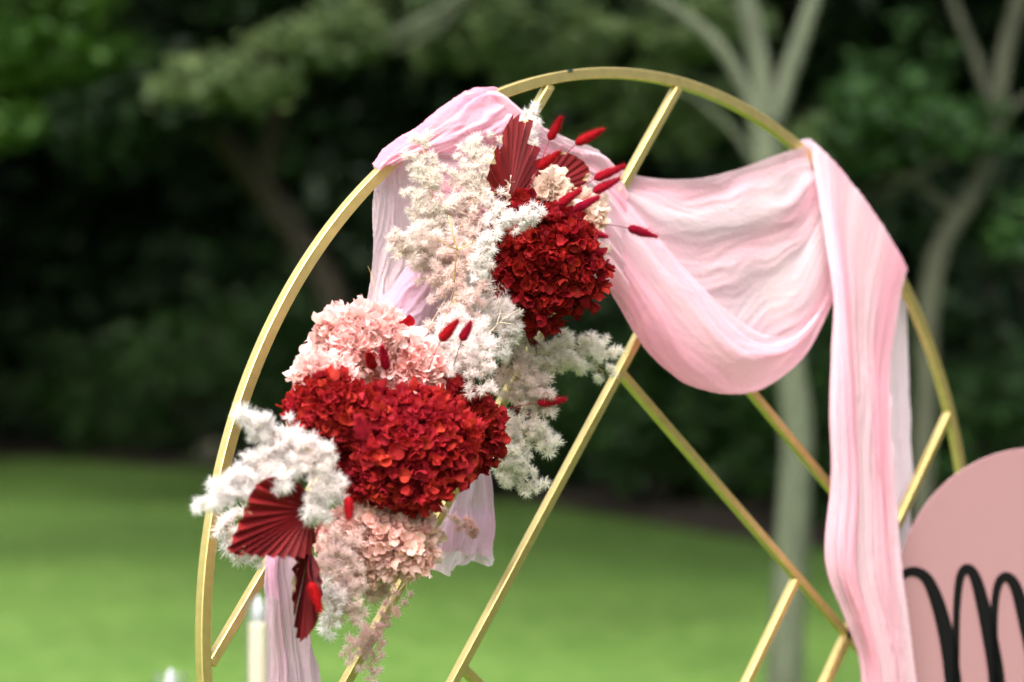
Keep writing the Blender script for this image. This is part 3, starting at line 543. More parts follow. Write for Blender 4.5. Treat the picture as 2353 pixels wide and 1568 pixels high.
# tails below the flowers
cloth('lower_tail', [
    [(640, 1150, -.02), (670, 1150, -.04), (690, 1150, -.04), (720, 1150, -.02)],
    [(604, 1275, -.03), (632, 1275, -.055), (660, 1275, -.05), (692, 1275, -.03)],
    [(603, 1380, -.03), (632, 1380, -.055), (664, 1380, -.05), (702, 1380, -.03)],
    [(606, 1480, -.03), (634, 1480, -.055), (672, 1480, -.05), (715, 1480, -.03)],
    [(608, 1570, -.03), (640, 1570, -.055), (685, 1570, -.05), (734, 1570, -.03)],
    [(608, 1900, -.03), (650, 1900, -.055), (695, 1900, -.05), (745, 1900, -.03)]],
    70, 110, CLOTH_LILAC, 61, (3, 6, 13), (0.010, 0.007, 0.003), 'v')
def hemf(amp, f_, seed):
    def g(H, U, Vv):
        k = np.clip((Vv-0.75)/0.25, 0, 1)**2; zz = amp*(np.sin(f_*U*6.28+seed)+0.6*np.sin(f_*2.3*U*6.28+seed*2)); H = H.copy(); H[:, :, 2] += k*zz; H[:, :, 1] += k*zz*1.3; return H
    return g
cloth('cloth_end', [
    [(1040, 1020, .03), (1070, 1030, .03), (1100, 1040, .03), (1122, 1050, .03)],
    [(1030, 1130, .035), (1070, 1130, .04), (1105, 1130, .04), (1134, 1130, .035)],
    [(1015, 1210, .035), (1060, 1212, .045), (1105, 1212, .04), (1139, 1212, .035)],
    [(1002, 1262, .035), (1050, 1270, .045), (1100, 1275, .04), (1132, 1276, .035)]], 60, 60, CLOTH_LILAC, 67, (2, 5, 10), (0.006, 0.004, 0.002), 'v', hem=hemf(0.003, 3, 1))
cloth('cloth_hem', [
    [(1020, 1180, .05), (1060, 1180, .055), (1100, 1180, .055), (1130, 1180, .05)],
    [(1000, 1250, .05), (1050, 1256, .055), (1095, 1258, .055), (1128, 1258, .05)],
    [(976, 1312, .05), (1030, 1310, .06), (1085, 1298, .06), (1134, 1284, .05)]], 80, 40, CLOTH_PALE, 71, (3, 6, 12), (0.006, 0.004, 0.002), 'v', hem=hemf(0.006, 1.5, 2.2))

# ------------------------------------------------------------------ hydrangeas
def petal_grid(r, L, W, cup, bend, twist):
    nu, nv = 6, 5; V = []; f1 = r.uniform(0, 6)
    for i in range(nu):
        t = i/(nu-1); q = (t-0.60)/0.62; w_ = W*max(0.16, math.sqrt(max(0.0, 1-q*q))**0.9)*(0.35+0.65*min(1, t*2.2))
        for j in range(nv):
            s = j/(nv-1)*2-1; x = L*(t*(1-0.20*abs(s)**2.2)); y = w_*s*0.5
            z = cup*(s*s)*W*0.30*t+bend*t*t*L+0.07*L*math.sin(4*s+5*t+f1)*t+twist*s*t*W*0.16
            V.append((x, y, z))
    return V, [(i*nv+j, i*nv+j+1, (i+1)*nv+j+1, (i+1)*nv+j) for i in range(nu-1) for j in range(nv-1)]
def floret_mesh(seed, name):
    r = random.Random(seed); mb = MB(); L0 = 0.0165
    for k in range(4):
        V, Fc = petal_grid(r, L0*r.uniform(0.85, 1.12), L0*r.uniform(1.0, 1.3), r.uniform(-0.2, 1.3), r.uniform(-0.35, 0.75), r.uniform(-1, 1))
        a = k*math.pi/2+r.uniform(-.25, .25); el = r.uniform(-0.15, 1.0); ca, sa, ce, se = math.cos(a), math.sin(a), math.cos(el), math.sin(el); W_ = []
        for x, y, z in V:
            x, z = x*ce-z*se, x*se+z*ce; W_.append((x*ca-y*sa, x*sa+y*ca, z+0.001*k))
        mb.add(W_, Fc)
    V = [(0.002*math.cos(i*1.257), 0.002*math.sin(i*1.257), 0.003) for i in range(5)]+[(0, 0, 0.005)]; mb.add(V, [(i, (i+1) % 5, 5) for i in range(5)])
    return mesh(name, mb.v, mb.f, True, PETAL)
FLORETS = [floret_mesh(300+i, 'floret') for i in range(9)]
def rotz_to(dir_, spin):
    return Vector(dir_).to_track_quat('Z', 'Y').to_matrix() @ Matrix.Rotation(spin, 3, 'Z')
def lerp(a, b, t): return tuple(x+(y-x)*t for x, y in zip(a, b))
def blob_core(R3, seed):
    r = random.Random(seed); V = []; Fc = []; nu, nv = 10, 7
    for i in range(nv):
        th = math.pi*(i+0.5)/nv
        for j in range(nu):
            ph = 2*math.pi*j/nu; k = 0.78*r.uniform(0.9, 1.06); V.append((R3[0]*k*math.sin(th)*math.cos(ph), R3[1]*k*math.sin(th)*math.sin(ph), R3[2]*k*math.cos(th)))
    for i in range(nv-1):
        for j in range(nu): Fc.append((i*nu+j, i*nu+(j+1) % nu, (i+1)*nu+(j+1) % nu, (i+1)*nu+j))
    Fc += [tuple(range(nu)), tuple((nv-1)*nu+j for j in range(nu))[::-1]]
    return V, Fc
def hydrangea(label, x, y, Y, rw, rh, n, c0, c1, seed, fs=1.0, rd=None, group='hydrangea heads of the arrangement', roll=0.0):
    c = at(x, y, Y); a, b = size(rw, c), size(rh, c); dpt = rd if rd else (a+b)/2*0.85
    t = thing('hydrangea_head', c, label, 'flower', group); r = random.Random(seed)
    V, Fc = blob_core((1, 1, 1), seed); ax = np.stack([RT, np.array([FW[0], FW[1], 0]), np.array([0, 0, 1.0])]); R3 = np.array([a, dpt, b])
    cr, sr = math.cos(roll), math.sin(roll); ax = np.stack([cr*ax[0]+sr*ax[2], ax[1], -sr*ax[0]+cr*ax[2]])
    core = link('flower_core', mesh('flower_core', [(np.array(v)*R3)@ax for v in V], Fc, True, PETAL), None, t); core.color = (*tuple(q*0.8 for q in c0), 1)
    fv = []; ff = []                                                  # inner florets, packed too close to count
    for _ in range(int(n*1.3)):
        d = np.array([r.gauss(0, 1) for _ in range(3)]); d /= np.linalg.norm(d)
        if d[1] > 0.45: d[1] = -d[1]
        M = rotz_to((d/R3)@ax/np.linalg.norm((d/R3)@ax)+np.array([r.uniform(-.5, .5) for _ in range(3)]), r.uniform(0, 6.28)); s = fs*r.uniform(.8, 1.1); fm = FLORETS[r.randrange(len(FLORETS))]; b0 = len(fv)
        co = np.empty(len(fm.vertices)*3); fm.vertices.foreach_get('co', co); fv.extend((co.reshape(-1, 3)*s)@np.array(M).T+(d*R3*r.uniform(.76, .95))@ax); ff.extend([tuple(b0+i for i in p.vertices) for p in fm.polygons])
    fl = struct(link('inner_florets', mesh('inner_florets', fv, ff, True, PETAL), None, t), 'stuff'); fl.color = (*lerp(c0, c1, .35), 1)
    ph1, ph2 = r.uniform(0, 6), r.uniform(0, 6); made = 0; i = 0; tot = int(n*1.45)
    while made < n and i < tot*3:
        k = (i+0.5) % tot; zc = 1-2*k/tot; th = i*2.39996+r.uniform(-.3, .3); rr = math.sqrt(max(0, 1-zc*zc)); d = np.array([rr*math.cos(th), rr*math.sin(th), zc+r.uniform(-.05, .05)]); i += 1
        if d[1] > 0.38: continue                                      # the back of the head sits against its neighbours
        lump = 1+0.07*math.sin(5*d[0]+3*d[2]+ph1)+0.06*math.sin(7*d[2]-4*d[1]+ph2); sh_ = r.choice([1.0, 1.0, 0.96, 0.9, 0.8]) if i <= tot else r.uniform(.7, .9)
        pos = (d*R3*lump*sh_)@ax; nd = (d/R3)@ax; nd = nd/np.linalg.norm(nd)+np.array([r.uniform(-.8, .8) for _ in range(3)])
        o = link('floret', FLORETS[r.randrange(len(FLORETS))], None, t); s = fs*r.uniform(0.78, 1.2)
        o.matrix_local = Matrix.Translation(Vector(pos)) @ (rotz_to(nd, r.uniform(0, 6.28)) @ Matrix.Diagonal((s, s, s*r.uniform(.9, 1.5)))).to_4x4()
        o.color = (*lerp(c0, c1, r.random()), 1); made += 1
    return t
RED0, RED1 = (0.17, 0.003, 0.004), (0.35, 0.011, 0.009)
ORD0, ORD1 = (0.30, 0.007, 0.007), (0.51, 0.033, 0.025)
PNK0, PNK1 = (0.92, 0.56, 0.53), (0.95, 0.71, 0.68)
PCH0, PCH1 = (0.93, 0.59, 0.53), (0.95, 0.73, 0.66)
CRM0, CRM1 = (0.90, 0.72, 0.60), (0.94, 0.82, 0.72)
hydrangea('deep red hydrangea head, the upper of the red ones, near the swag', 1246, 608, -.17, 136, 130, 300, RED0, RED1, 1, 0.79)
hydrangea('small crown of deep red florets rising above the upper red head', 1190, 505, -.15, 42, 52, 40, RED0, RED1, 15, 0.85)
hydrangea('bright red hydrangea head at the left end of the lower red mass', 762, 945, -.19, 92, 78, 200, ORD0, ORD1, 2, 0.72)
hydrangea('largest red hydrangea head in the middle of the lower mass', 925, 1030, -.23, 158, 138, 300, ORD0, ORD1, 3, 0.80)
hydrangea('darker red hydrangea head at the right end of the lower mass', 1042, 990, -.19, 108, 106, 240, lerp(RED0, ORD0, .5), lerp(RED1, ORD1, .5), 4, 0.76)
hydrangea('pale pink hydrangea head, topmost of the blush ones at the left', 825, 782, -.14, 100, 72, 190, PNK0, PNK1, 5, 0.82)
hydrangea('pale pink hydrangea head tucked between fern and red florets', 925, 842, -.16, 82, 66, 140, PNK0, PNK1, 6, 0.88)
hydrangea('pale pink hydrangea head resting on the left red one', 742, 868, -.16, 58, 42, 70, PNK0, PNK1, 7, 0.88)
hydrangea('peach hydrangea head hanging below the red mass', 872, 1240, -.17, 128, 90, 280, PCH0, PCH1, 8, 0.80)
hydrangea('small cream hydrangea head beside the upper palm leaf', 1258, 450, -.13, 46, 46, 56, CRM0, CRM1, 9, 0.95)
hydrangea('faded cream hydrangea cluster right of the upper red head', 1335, 500, -.12, 44, 46, 42, CRM0, lerp(CRM1, PNK1, .5), 10, 0.95)
hydrangea('little cream hydrangea tuft at the foot of the upper palm leaf', 1140, 450, -.13, 22, 28, 12, CRM0, CRM1, 11, 0.8)
hydrangea('dusky pink hydrangea florets peeping out under the upper red head', 1170, 690, -.13, 30, 55, 26, PNK0, PNK1, 12, 0.9)
def single(label, x, y, Y, c, s, seed):
    r = random.Random(seed); o = link('floret', FLORETS[seed % 9]); p = at(x, y, Y)
    o.matrix_world = Matrix.Translation(Vector(p)) @ (rotz_to(-FW+np.array([r.uniform(-.3, .3), 0, .4]), r.uniform(0, 6)) @ Matrix.Diagonal((s, s, s))).to_4x4(); o.color = (*c, 1); tag(o, label, 'flower'); o.name = 'loose_floret'
single('single red floret on the pink cloth above the blush heads', 932, 752, -.14, (0.5, 0.012, 0.02), 1.25, 3)
single('pink-edged floret sticking out left of the topmost blush head', 712, 808, -.14, (0.88, 0.5, 0.48), .95, 5)
single('pale floret at the left tip of the blush heads', 690, 872, -.15, (0.88, 0.66, 0.6), .9, 6)
single('peach floret poking out beside the cloth end', 1012, 1238, -.14, (0.86, 0.64, 0.5), .95, 7)

# ------------------------------------------------------------------ bleached ferns
def tuft_mesh(seed):
    r = random.Random(seed); V = []; Fc = []; n = 52
    for i in range(n):
        z = 1-1.55*(i+0.5)/n; th = i*2.39996; q = math.sqrt(max(0, 1-z*z)); d = np.array([q*math.cos(th), q*math.sin(th), z])+np.array([r.uniform(-.2, .2) for _ in range(3)]); d /= np.linalg.norm(d)
        L = 0.0148*r.uniform(0.7, 1.15); s = np.cross(d, [0.3, 0.5, 0.8]); s /= np.linalg.norm(s); u = np.cross(d, s); bend = (s*r.uniform(-1, 1)+u*r.uniform(-1, 1))*L*0.16; w_ = 0.0005
        b0 = len(V); m_ = d*L*0.55+bend; e = d*L+bend*0.3
        for k in range(3):
            a = 2.094*k; o_ = s*math.cos(a)+u*math.sin(a); V.append(d*0.001+o_*w_)
        for k in range(3):
            a = 2.094*k; o_ = s*math.cos(a)+u*math.sin(a); V.append(m_+o_*w_*0.85)
        V.append(e)
        for k in range(3): Fc += [(b0+k, b0+(k+1) % 3, b0+3+(k+1) % 3, b0+3+k), (b0+3+k, b0+3+(k+1) % 3, b0+6)]
    return mesh('tuft', V, Fc, True, FERNM)
TUFTS = [tuft_mesh(700+i) for i in range(8)]
def fern(label, path, wid, n, c0, c1, seed, ts=1.0, stem_c=(0.55, 0.42, 0.25), thick=0.7):
    P = np.array([at(*p) for p in path]); base = P[0]; t = thing('fern_sprig', base, label, 'fern', 'bleached fern sprigs of the arrangement')
    r = random.Random(seed); C = spline(P, 60); W_ = np.interp(np.linspace(0, 1, 60), np.linspace(0, 1, len(wid)), [size(q, base) for q in wid])
    mb = MB(); mb.tube(C[::3]-base, np.linspace(0.0011, 0.0006, 20), 4)
    T = np.gradient(C, axis=0); T /= np.linalg.norm(T, axis=1)[:, None]; made = 0; tips = []; Fh = np.array([FW[0], FW[1], 0])
    while made < n:                                                   # side branchlets carry the tufts, so the outline stays lacy
        best = None
        for tr in range(5):
            k = r.randrange(3, 60); a = r.uniform(0, 6.28); q = W_[k]*(r.random()**0.6)*1.22
            off = RT*math.cos(a)*q+np.array([0, 0, 1])*math.sin(a)*q-Fh*r.uniform(-0.3, 1)*thick*W_[k]*0.6+T[k]*q*r.uniform(.1, .7)
            p = C[k]+off; dm = min([np.linalg.norm(p-o) for o in tips], default=1)
            if best is None or dm > best[0]: best = (dm, p, k, off, q)
        _, p, k, off, q = best; tips.append(p); k0 = max(0, k-2-int(q*250)); L = float(np.linalg.norm(p-C[k0]))
        B = spline([C[k0], C[k0]*.45+p*.55+T[k]*L*.12+np.array([r.uniform(-.1, .1)*L for _ in range(3)]), p], 9)
        mb.tube(B-base, np.linspace(0.0007, 0.0004, 9), 3, False); m_ = max(1, min(5, int(L/0.0125)))
        for e in range(m_):
            if made >= n: break
            u = 1-e*0.0125/max(L, .0125)*r.uniform(.85, 1.15); pos = B[max(0, min(8, int(round(u*8))))]+np.array([r.uniform(-.0035, .0035) for _ in range(3)])
            d = (p-C[k0])/(L+1e-6)+np.array([r.uniform(-.5, .5) for _ in range(3)])-FW*.15
            o = link('tuft', TUFTS[r.randrange(8)], None, t); s = ts*r.uniform(0.72, 1.12)*(1.0 if e else 1.05); made += 1
            o.matrix_local = Matrix.Translation(Vector(pos-base)) @ (rotz_to(d, r.uniform(0, 6.28)) @ Matrix.Diagonal((s, s, s*r.uniform(0.9, 1.2)))).to_4x4()
            o.color = (*lerp(c0, c1, min(1, max(0, k/59+r.uniform(-.15, .15)))), 1)
    st = mb.build('stem', STEMM, t, True); st.color = (*stem_c, 1)
WH = (0.975, 0.945, 0.935); CR = (0.978, 0.94, 0.88); BL = (0.972, 0.83, 0.795); BP = (0.965, 0.75, 0.72); WP = (0.978, 0.905, 0.89); CB = (0.974, 0.90, 0.85)
fern('cream fern plume standing up at the left of the pink rim wrap', [(1010, 600, -.09), (1000, 520, -.09), (985, 420, -.09), (972, 335, -.09)], [50, 54, 42, 18], 130, CB, CR, 1)
fern('cream fern plume against the upper palm leaf', [(1060, 580, -.11), (1070, 500, -.11), (1078, 410, -.11), (1090, 335, -.11)], [48, 46, 40, 20], 117, BL, CR, 2)
fern('short cream fern tip touching the left side of the palm leaf', [(1080, 470, -.12), (1110, 400, -.12), (1135, 330, -.12)], [20, 24, 14], 28, CR, CR, 3)
fern('small cream fern tip behind the top of the palm leaf', [(1200, 380, -.07), (1210, 320, -.07), (1212, 268, -.07)], [12, 18, 18], 22, CR, WH, 4)
fern('blush fern spray spreading left below the cream plumes', [(1060, 640, -.1), (1010, 600, -.1), (960, 570, -.1), (915, 565, -.1)], [56, 56, 46, 22], 130, BL, CB, 5)
fern('blush fern mass in the middle beside the upper red head', [(1100, 560, -.13), (1060, 620, -.14), (1040, 700, -.14), (1030, 770, -.14)], [40, 62, 66, 52], 170, BL, BL, 6)
fern('whitish blush fern mass above the lower red heads', [(1020, 720, -.16), (1050, 772, -.20), (1080, 828, -.27), (1110, 866, -.29)], [50, 60, 52, 30], 145, WP, WP, 7)
fern('white fern fringe left of the fallen twigs', [(1130, 660, -.15), (1150, 710, -.17), (1155, 760, -.17), (1150, 800, -.17)], [30, 34, 30, 16], 65, WP, WH, 8)
fern('white fern sprig lying across the top of the upper red head', [(1130, 440, -.27), (1145, 490, -.28), (1180, 505, -.29), (1228, 492, -.29)], [16, 20, 20, 18], 42, WP, WH, 9, .85)
fern('white fern sprig drooping down the left of the upper red head', [(1160, 505, -.28), (1128, 540, -.28), (1112, 580, -.28), (1106, 630, -.27)], [20, 20, 16, 10], 38, WH, WH, 10, .85)
fern('cream fern spray fanning out right below the upper red head', [(1150, 800, -.1), (1230, 810, -.11), (1320, 800, -.11), (1400, 805, -.1)], [40, 50, 38, 20], 106, CB, CR, 11)
fern('cream fern tips reaching the diagonal bar', [(1240, 840, -.11), (1310, 820, -.11), (1360, 830, -.1), (1395, 870, -.1)], [20, 30, 28, 12], 58, CB, CR, 12)
fern('blush fern spray falling right of the lower red mass', [(1160, 830, -.1), (1190, 870, -.11), (1220, 900, -.11), (1245, 930, -.11)], [44, 48, 40, 16], 101, BL, CB, 13)
fern('cream fern spray jutting right below the single red grass head', [(1150, 960, -.09), (1190, 990, -.1), (1230, 1005, -.1), (1268, 1020, -.1)], [30, 36, 30, 14], 67, CB, CR, 14)
fern('cream fern spray hanging lowest at the right of the red mass', [(1130, 1000, -.08), (1160, 1050, -.09), (1190, 1085, -.09), (1225, 1110, -.09)], [26, 36, 34, 20], 75, CR, CR, 15)
fern('white fern plume rising left of the lower red mass', [(720, 1060, -.24), (660, 1020, -.25), (600, 985, -.25), (555, 950, -.25)], [36, 34, 28, 14], 55, WP, WH, 16, 1.18)
fern('white fern tip beside the left red head', [(700, 1040, -.22), (672, 1000, -.22), (655, 968, -.22)], [14, 16, 14], 10, WH, WH, 17, 1.18)
fern('white fern tassel draped over the front of the red mass', [(690, 1020, -.3), (730, 1050, -.31), (745, 1110, -.31), (735, 1165, -.3)], [26, 40, 38, 22], 65, WP, WH, 18, 1.18)
fern('white fern plume crossing in front of the ring at its left', [(680, 1050, -.24), (610, 1060, -.25), (570, 1090, -.25), (520, 1120, -.25)], [34, 36, 30, 22], 59, WP, WH, 19, 1.18)
fern('outermost white fern tip reaching left past the ring', [(580, 1100, -.25), (530, 1130, -.25), (480, 1150, -.25), (448, 1166, -.25)], [24, 24, 20, 10], 25, WH, WH, 20, 1.18)
fern('small white fern tip hanging over the large palm fan', [(680, 1060, -.27), (650, 1095, -.28), (628, 1128, -.28)], [18, 16, 8], 12, WH, WH, 21, 1.18)
fern('pale fern fringe showing under the large palm fan', [(560, 1170, -.1), (525, 1215, -.1), (535, 1260, -.1), (590, 1285, -.1)], [14, 20, 20, 12], 23, WP, WH, 22, 1.18)
fern('blush fern mass below the peach head', [(790, 1230, -.17), (775, 1290, -.19), (780, 1350, -.19), (800, 1400, -.18)], [40, 50, 52, 26], 136, BL, BL, 23)
fern('pale fern tip hanging beside the narrow palm leaf', [(770, 1340, -.2), (760, 1390, -.2), (758, 1440, -.2)], [22, 22, 12], 20, WP, WH, 24)
fern('blush fern strands beneath the peach head', [(830, 1300, -.15), (845, 1340, -.15), (870, 1350, -.14), (895, 1335, -.13)], [34, 26, 18, 10], 38, BL, BP, 25)
fern('sparse pink fern creeping down the diagonal bar', [(935, 1335, -.03), (905, 1375, -.035), (870, 1430, -.035), (850, 1475, -.035)], [22, 26, 28, 18], 22, BP, BP, 26, .8)
fern('loose pink fern tip at the bottom of the diagonal bar', [(850, 1440, -.04), (855, 1490, -.045), (850, 1540, -.045)], [16, 26, 18], 28, BP, BL, 27, .85)
fern('small pink fern tip left of the diagonal bar', [(850, 1450, -.05), (815, 1485, -.05), (795, 1505, -.05)], [10, 16, 14], 15, BP, BL, 28, .85)
fern('thin dusty pink fern twig lying on the cloth end', [(1000, 1160, -.02), (1030, 1188, -.01), (1062, 1205, -.005), (1090, 1235, -.005)], [3, 8, 16, 14], 18, BP, (0.82, .5, .45), 29, .85)
fern('faded peach fern behind the small red grass heads', [(1310, 560, -.1), (1350, 570, -.1), (1385, 578, -.1)], [14, 20, 14], 18, CB, BL, 30)

# ------------------------------------------------------------------ bunny tail grass
def tail_mesh(seed, L, Rr):
    r = random.Random(seed); V = []; Fc = []; nu, nv = 10, 9
    prof = lambda t: Rr*min(1.0, (t*7+0.12)**0.5)*min(1.0, ((1.0-t)*1.9+0.02)**0.75)*(1.06-0.1*t)
    for i in range(nv):
        t = i/(nv-1)
        for j in range(nu): a = 6.283*j/nu; q = prof(t)*0.76*r.uniform(.94, 1.06); V.append((q*math.cos(a), q*math.sin(a), L*t))
    Fc = [(i*nu+j, i*nu+(j+1) % nu, (i+1)*nu+(j+1) % nu, (i+1)*nu+j) for i in range(nv-1) for j in range(nu)]+[tuple(range(nu))[::-1], tuple((nv-1)*nu+j for j in range(nu))]
    for i in range(2000):
        t = r.random(); a = r.uniform(0, 6.283); q = prof(t)*0.72; p = np.array([q*math.cos(a), q*math.sin(a), L*t]); o = np.array([math.cos(a), math.sin(a), 0])
        d = o*r.uniform(.35, 1.25)+np.array([0, 0, 1.0])+np.array([r.uniform(-.25, .25) for _ in range(3)]); d /= np.linalg.norm(d); ln = r.uniform(.0035, .0065) if r.random() < .86 else r.uniform(.008, .014)
        s = np.cross(d, o); s /= np.linalg.norm(s)+1e-9; b = len(V); V += [p-s*.00028, p+s*.00028, p+d*ln]; Fc.append((b, b+1, b+2))
    return mesh('head', V, Fc, True, FUZZ)
def bunny(label, bx, by, tx, ty, Y, stem, seed, colr=(0.34, 0.006, 0.017), fat=1.0):
    b = at(bx, by, Y); e = at(tx, ty, Y-0.01); L = float(np.linalg.norm(e-b)); t = thing('bunny_tail', b, label, 'dried grass', 'dyed red bunny tail grass heads')
    h = link('head', tail_mesh(seed, L, size(11.6*fat, b)), None, t); h.matrix_local = rotz_to(e-b, 0).to_4x4(); h.color = (*colr, 1)
    if stem:
        P = [at(*q) for q in stem]+[b+(e-b)*0.05]; mb = MB(); mb.tube(spline(P, 16)-b, np.linspace(0.0009, 0.00065, 16), 5); s = mb.build('stem', STEMM, t, True); s.color = (0.22, 0.012, 0.018, 1)
bunny('red bunny tail standing upright above the other red grass heads', 1262, 322, 1289, 271, -.13, [(1196, 480, -.14), (1225, 415, -.14), (1248, 360, -.13)], 1)
bunny('red bunny tail at the upper right, pointing up to the right', 1323, 331, 1383, 299, -.13, [(1206, 480, -.14), (1270, 395, -.14), (1305, 350, -.13)], 2)
bunny('red bunny tail crossing in front of the second palm leaf', 1236, 388, 1285, 350, -.17, [(1190, 470, -.16), (1215, 425, -.17)], 3, fat=1.05)
bunny('red bunny tail farthest right in the upper pair', 1366, 411, 1434, 383, -.16, [(1280, 470, -.17), (1330, 435, -.16)], 4)
bunny('red bunny tail just below the one farthest right', 1364, 441, 1422, 412, -.16, [(1290, 500, -.18), (1335, 462, -.17)], 5)
bunny('red bunny tail beside the cream hydrangea cluster', 1284, 470, 1334, 438, -.23, [(1255, 510, -.2), (1272, 487, -.22)], 6)
bunny('red bunny tail above the upper right of the red head', 1320, 483, 1375, 454, -.22, [(1275, 530, -.2), (1300, 502, -.21)], 7)
bunny('red bunny tail alone on a long arched stem against the swag', 1444, 524, 1508, 544, -.15, [(1285, 528, -.2), (1340, 516, -.19), (1400, 517, -.16)], 8, (0.27, 0.005, 0.014))
bunny('short red bunny tail at the right shoulder of the red head', 1342, 532, 1394, 544, -.16, [(1300, 540, -.15), (1325, 530, -.16)], 9, (0.29, 0.005, 0.014), .85)
bunny('dark red bunny tail sunk into the upper red head', 1296, 540, 1338, 530, -.2, None, 10, (0.22, 0.004, 0.014), 1.1)
bunny('larger of two red bunny tails on the blush fern', 1012, 783, 1050, 738, -.31, [(985, 850, -.25), (1000, 810, -.29)], 11, fat=1.2)
bunny('smaller of two red bunny tails on the blush fern', 1060, 783, 1081, 743, -.32, [(1040, 850, -.25), (1052, 810, -.30)], 12, fat=1.0)
bunny('rounded red bunny tail on the blush hydrangeas, the shorter one', 858, 848, 848, 812, -.27, [(866, 890, -.23), (862, 868, -.25)], 13, fat=1.15)
bunny('slim red bunny tail on the blush hydrangeas, the taller one', 888, 850, 878, 798, -.27, [(880, 900, -.23), (888, 875, -.25)], 14, fat=1.0)
bunny('red bunny tail pointing right beyond the lower cream fern', 1236, 926, 1296, 919, -.13, [(1140, 945, -.13), (1190, 934, -.13)], 15, (0.38, 0.008, 0.018))
bunny('rosy bunny tail lying over the lower red mass', 838, 1012, 824, 958, -.40, None, 16, (0.45, 0.02, 0.04), 1.25)
bunny('red bunny tail hanging between red and peach heads', 800, 1142, 803, 1192, -.34, None, 17, (0.40, 0.008, 0.02), 1.05)
bunny('red bunny tail bent over the narrow palm leaf', 714, 1338, 736, 1404, -.27, [(712, 1270, -.24), (708, 1310, -.26)], 18, (0.36, 0.006, 0.016), 1.2)

# ------------------------------------------------------------------ dried palm leaves
def palm(label, pivot, tips, n, seed, color, amp=0.006, depth_in=0.0, curl=0.0, stem=None, jag=0.05, inner=0.06, tip=1.06):
    pv = at(*pivot); t = thing('palm_leaf', pv, label, 'palm leaf', 'dyed red palm leaves'); r = random.Random(seed)
    E = spline([at(*q) for q in tips], n+1)-pv
    for i in range(n):
        a, b = E[i], E[i+1]; k = 1+r.uniform(-jag, jag*0.6); nrm = np.cross(a, b); nrm /= np.linalg.norm(nrm)+1e-9
        if np.dot(nrm, FW) > 0: nrm = -nrm
        V = []; uv = []
        for s in np.linspace(0, 1, 8):
            q = inner+(1-inner)*s; lift = nrm*curl*math.sin(s*math.pi)*0.5
            m_ = (a+b)*0.5*k*(q if s < 1 else q*tip)+nrm*amp*(0.25+0.75*s)+lift
            V += [a*k*q-nrm*amp*0.3*s+lift, m_, b*k*q-nrm*amp*0.3*s+lift]; uv += [(s, i*.11+0), (s, i*.11+.05), (s, i*.11+.1)]
        Fc = [(3*j+c, 3*j+c+1, 3*j+c+4, 3*j+c+3) for j in range(7) for c in (0, 1)]
        me = mesh('pleat', V, Fc, False, PALM); ul = me.uv_layers.new(name='UVMap')
        for lp in me.loops: ul.data[lp.index].uv = uv[lp.vertex_index]
        o = link('pleat', me, None, t); c = r.uniform(.8, 1.15); o.color = (color[0]*c, color[1]*c, color[2]*c, 1)
    if stem:
        mb = MB(); mb.tube(spline([at(*q) for q in stem]+[pv], 10)-pv, np.linspace(.003, .0022, 10), 6); s = mb.build('stem', STEMM, t, True); s.color = (0.2, 0.03, 0.03, 1)
palm('tall dark red pleated palm leaf at the top of the arrangement', (1168, 470, -.15), [(1118, 452, -.16), (1124, 385, -.16), (1138, 345, -.16), (1152, 322, -.15), (1170, 285, -.15), (1188, 262, -.15), (1208, 280, -.145), (1222, 325, -.14), (1231, 372, -.13), (1226, 420, -.12), (1210, 452, -.12)], 15, 1, (0.17, 0.007, 0.010), 0.006, jag=.12, stem=[(1190, 640, -.1), (1180, 560, -.13)])
palm('dark red palm leaf fanned out behind the bunny tails', (1238, 446, -.12), [(1222, 372, -.12), (1262, 356, -.12), (1300, 351, -.12), (1334, 366, -.12), (1354, 388, -.12), (1350, 416, -.12), (1334, 438, -.12)], 11, 2, (0.18, 0.008, 0.011), 0.0022, jag=.008, tip=1.0, stem=[(1220, 560, -.1), (1230, 500, -.1)])
palm('broad red pleated palm fan at the lower left with worn tips', (712, 1172, -.26), [(712, 1140, -.26), (665, 1104, -.27), (602, 1102, -.28), (568, 1160, -.29), (545, 1215, -.29), (525, 1264, -.29), (570, 1272, -.28), (622, 1275, -.27), (665, 1277, -.26), (702, 1272, -.25), (716, 1230, -.24)], 20, 3, (0.20, 0.008, 0.011), 0.010, jag=.02, stem=[(760, 1120, -.18), (735, 1150, -.22)])
palm('narrow red pleated palm leaf hanging down with scalloped edge', (712, 1262, -.24), [(684, 1268, -.22), (676, 1310, -.22), (674, 1370, -.22), (680, 1430, -.22), (693, 1474, -.23), (716, 1446, -.25), (734, 1412, -.26), (740, 1360, -.27), (734, 1310, -.27)], 14, 4, (0.10, 0.004, 0.006), 0.008, jag=.03, stem=[(745, 1180, -.2), (725, 1230, -.23)])
palm('dark dried palm tip poking out under the upper red head', (1205, 755, -.13), [(1216, 792, -.11), (1232, 808, -.11), (1241, 802, -.11), (1236, 788, -.11)], 4, 5, (0.16, 0.008, 0.012), 0.003)
palm('dark red palm tip between the cream fern sprays at the right', (1180, 925, -.09), [(1185, 945, -.09), (1205, 962, -.09), (1222, 952, -.09), (1212, 936, -.09)], 4, 6, (0.18, 0.008, 0.012), 0.003)

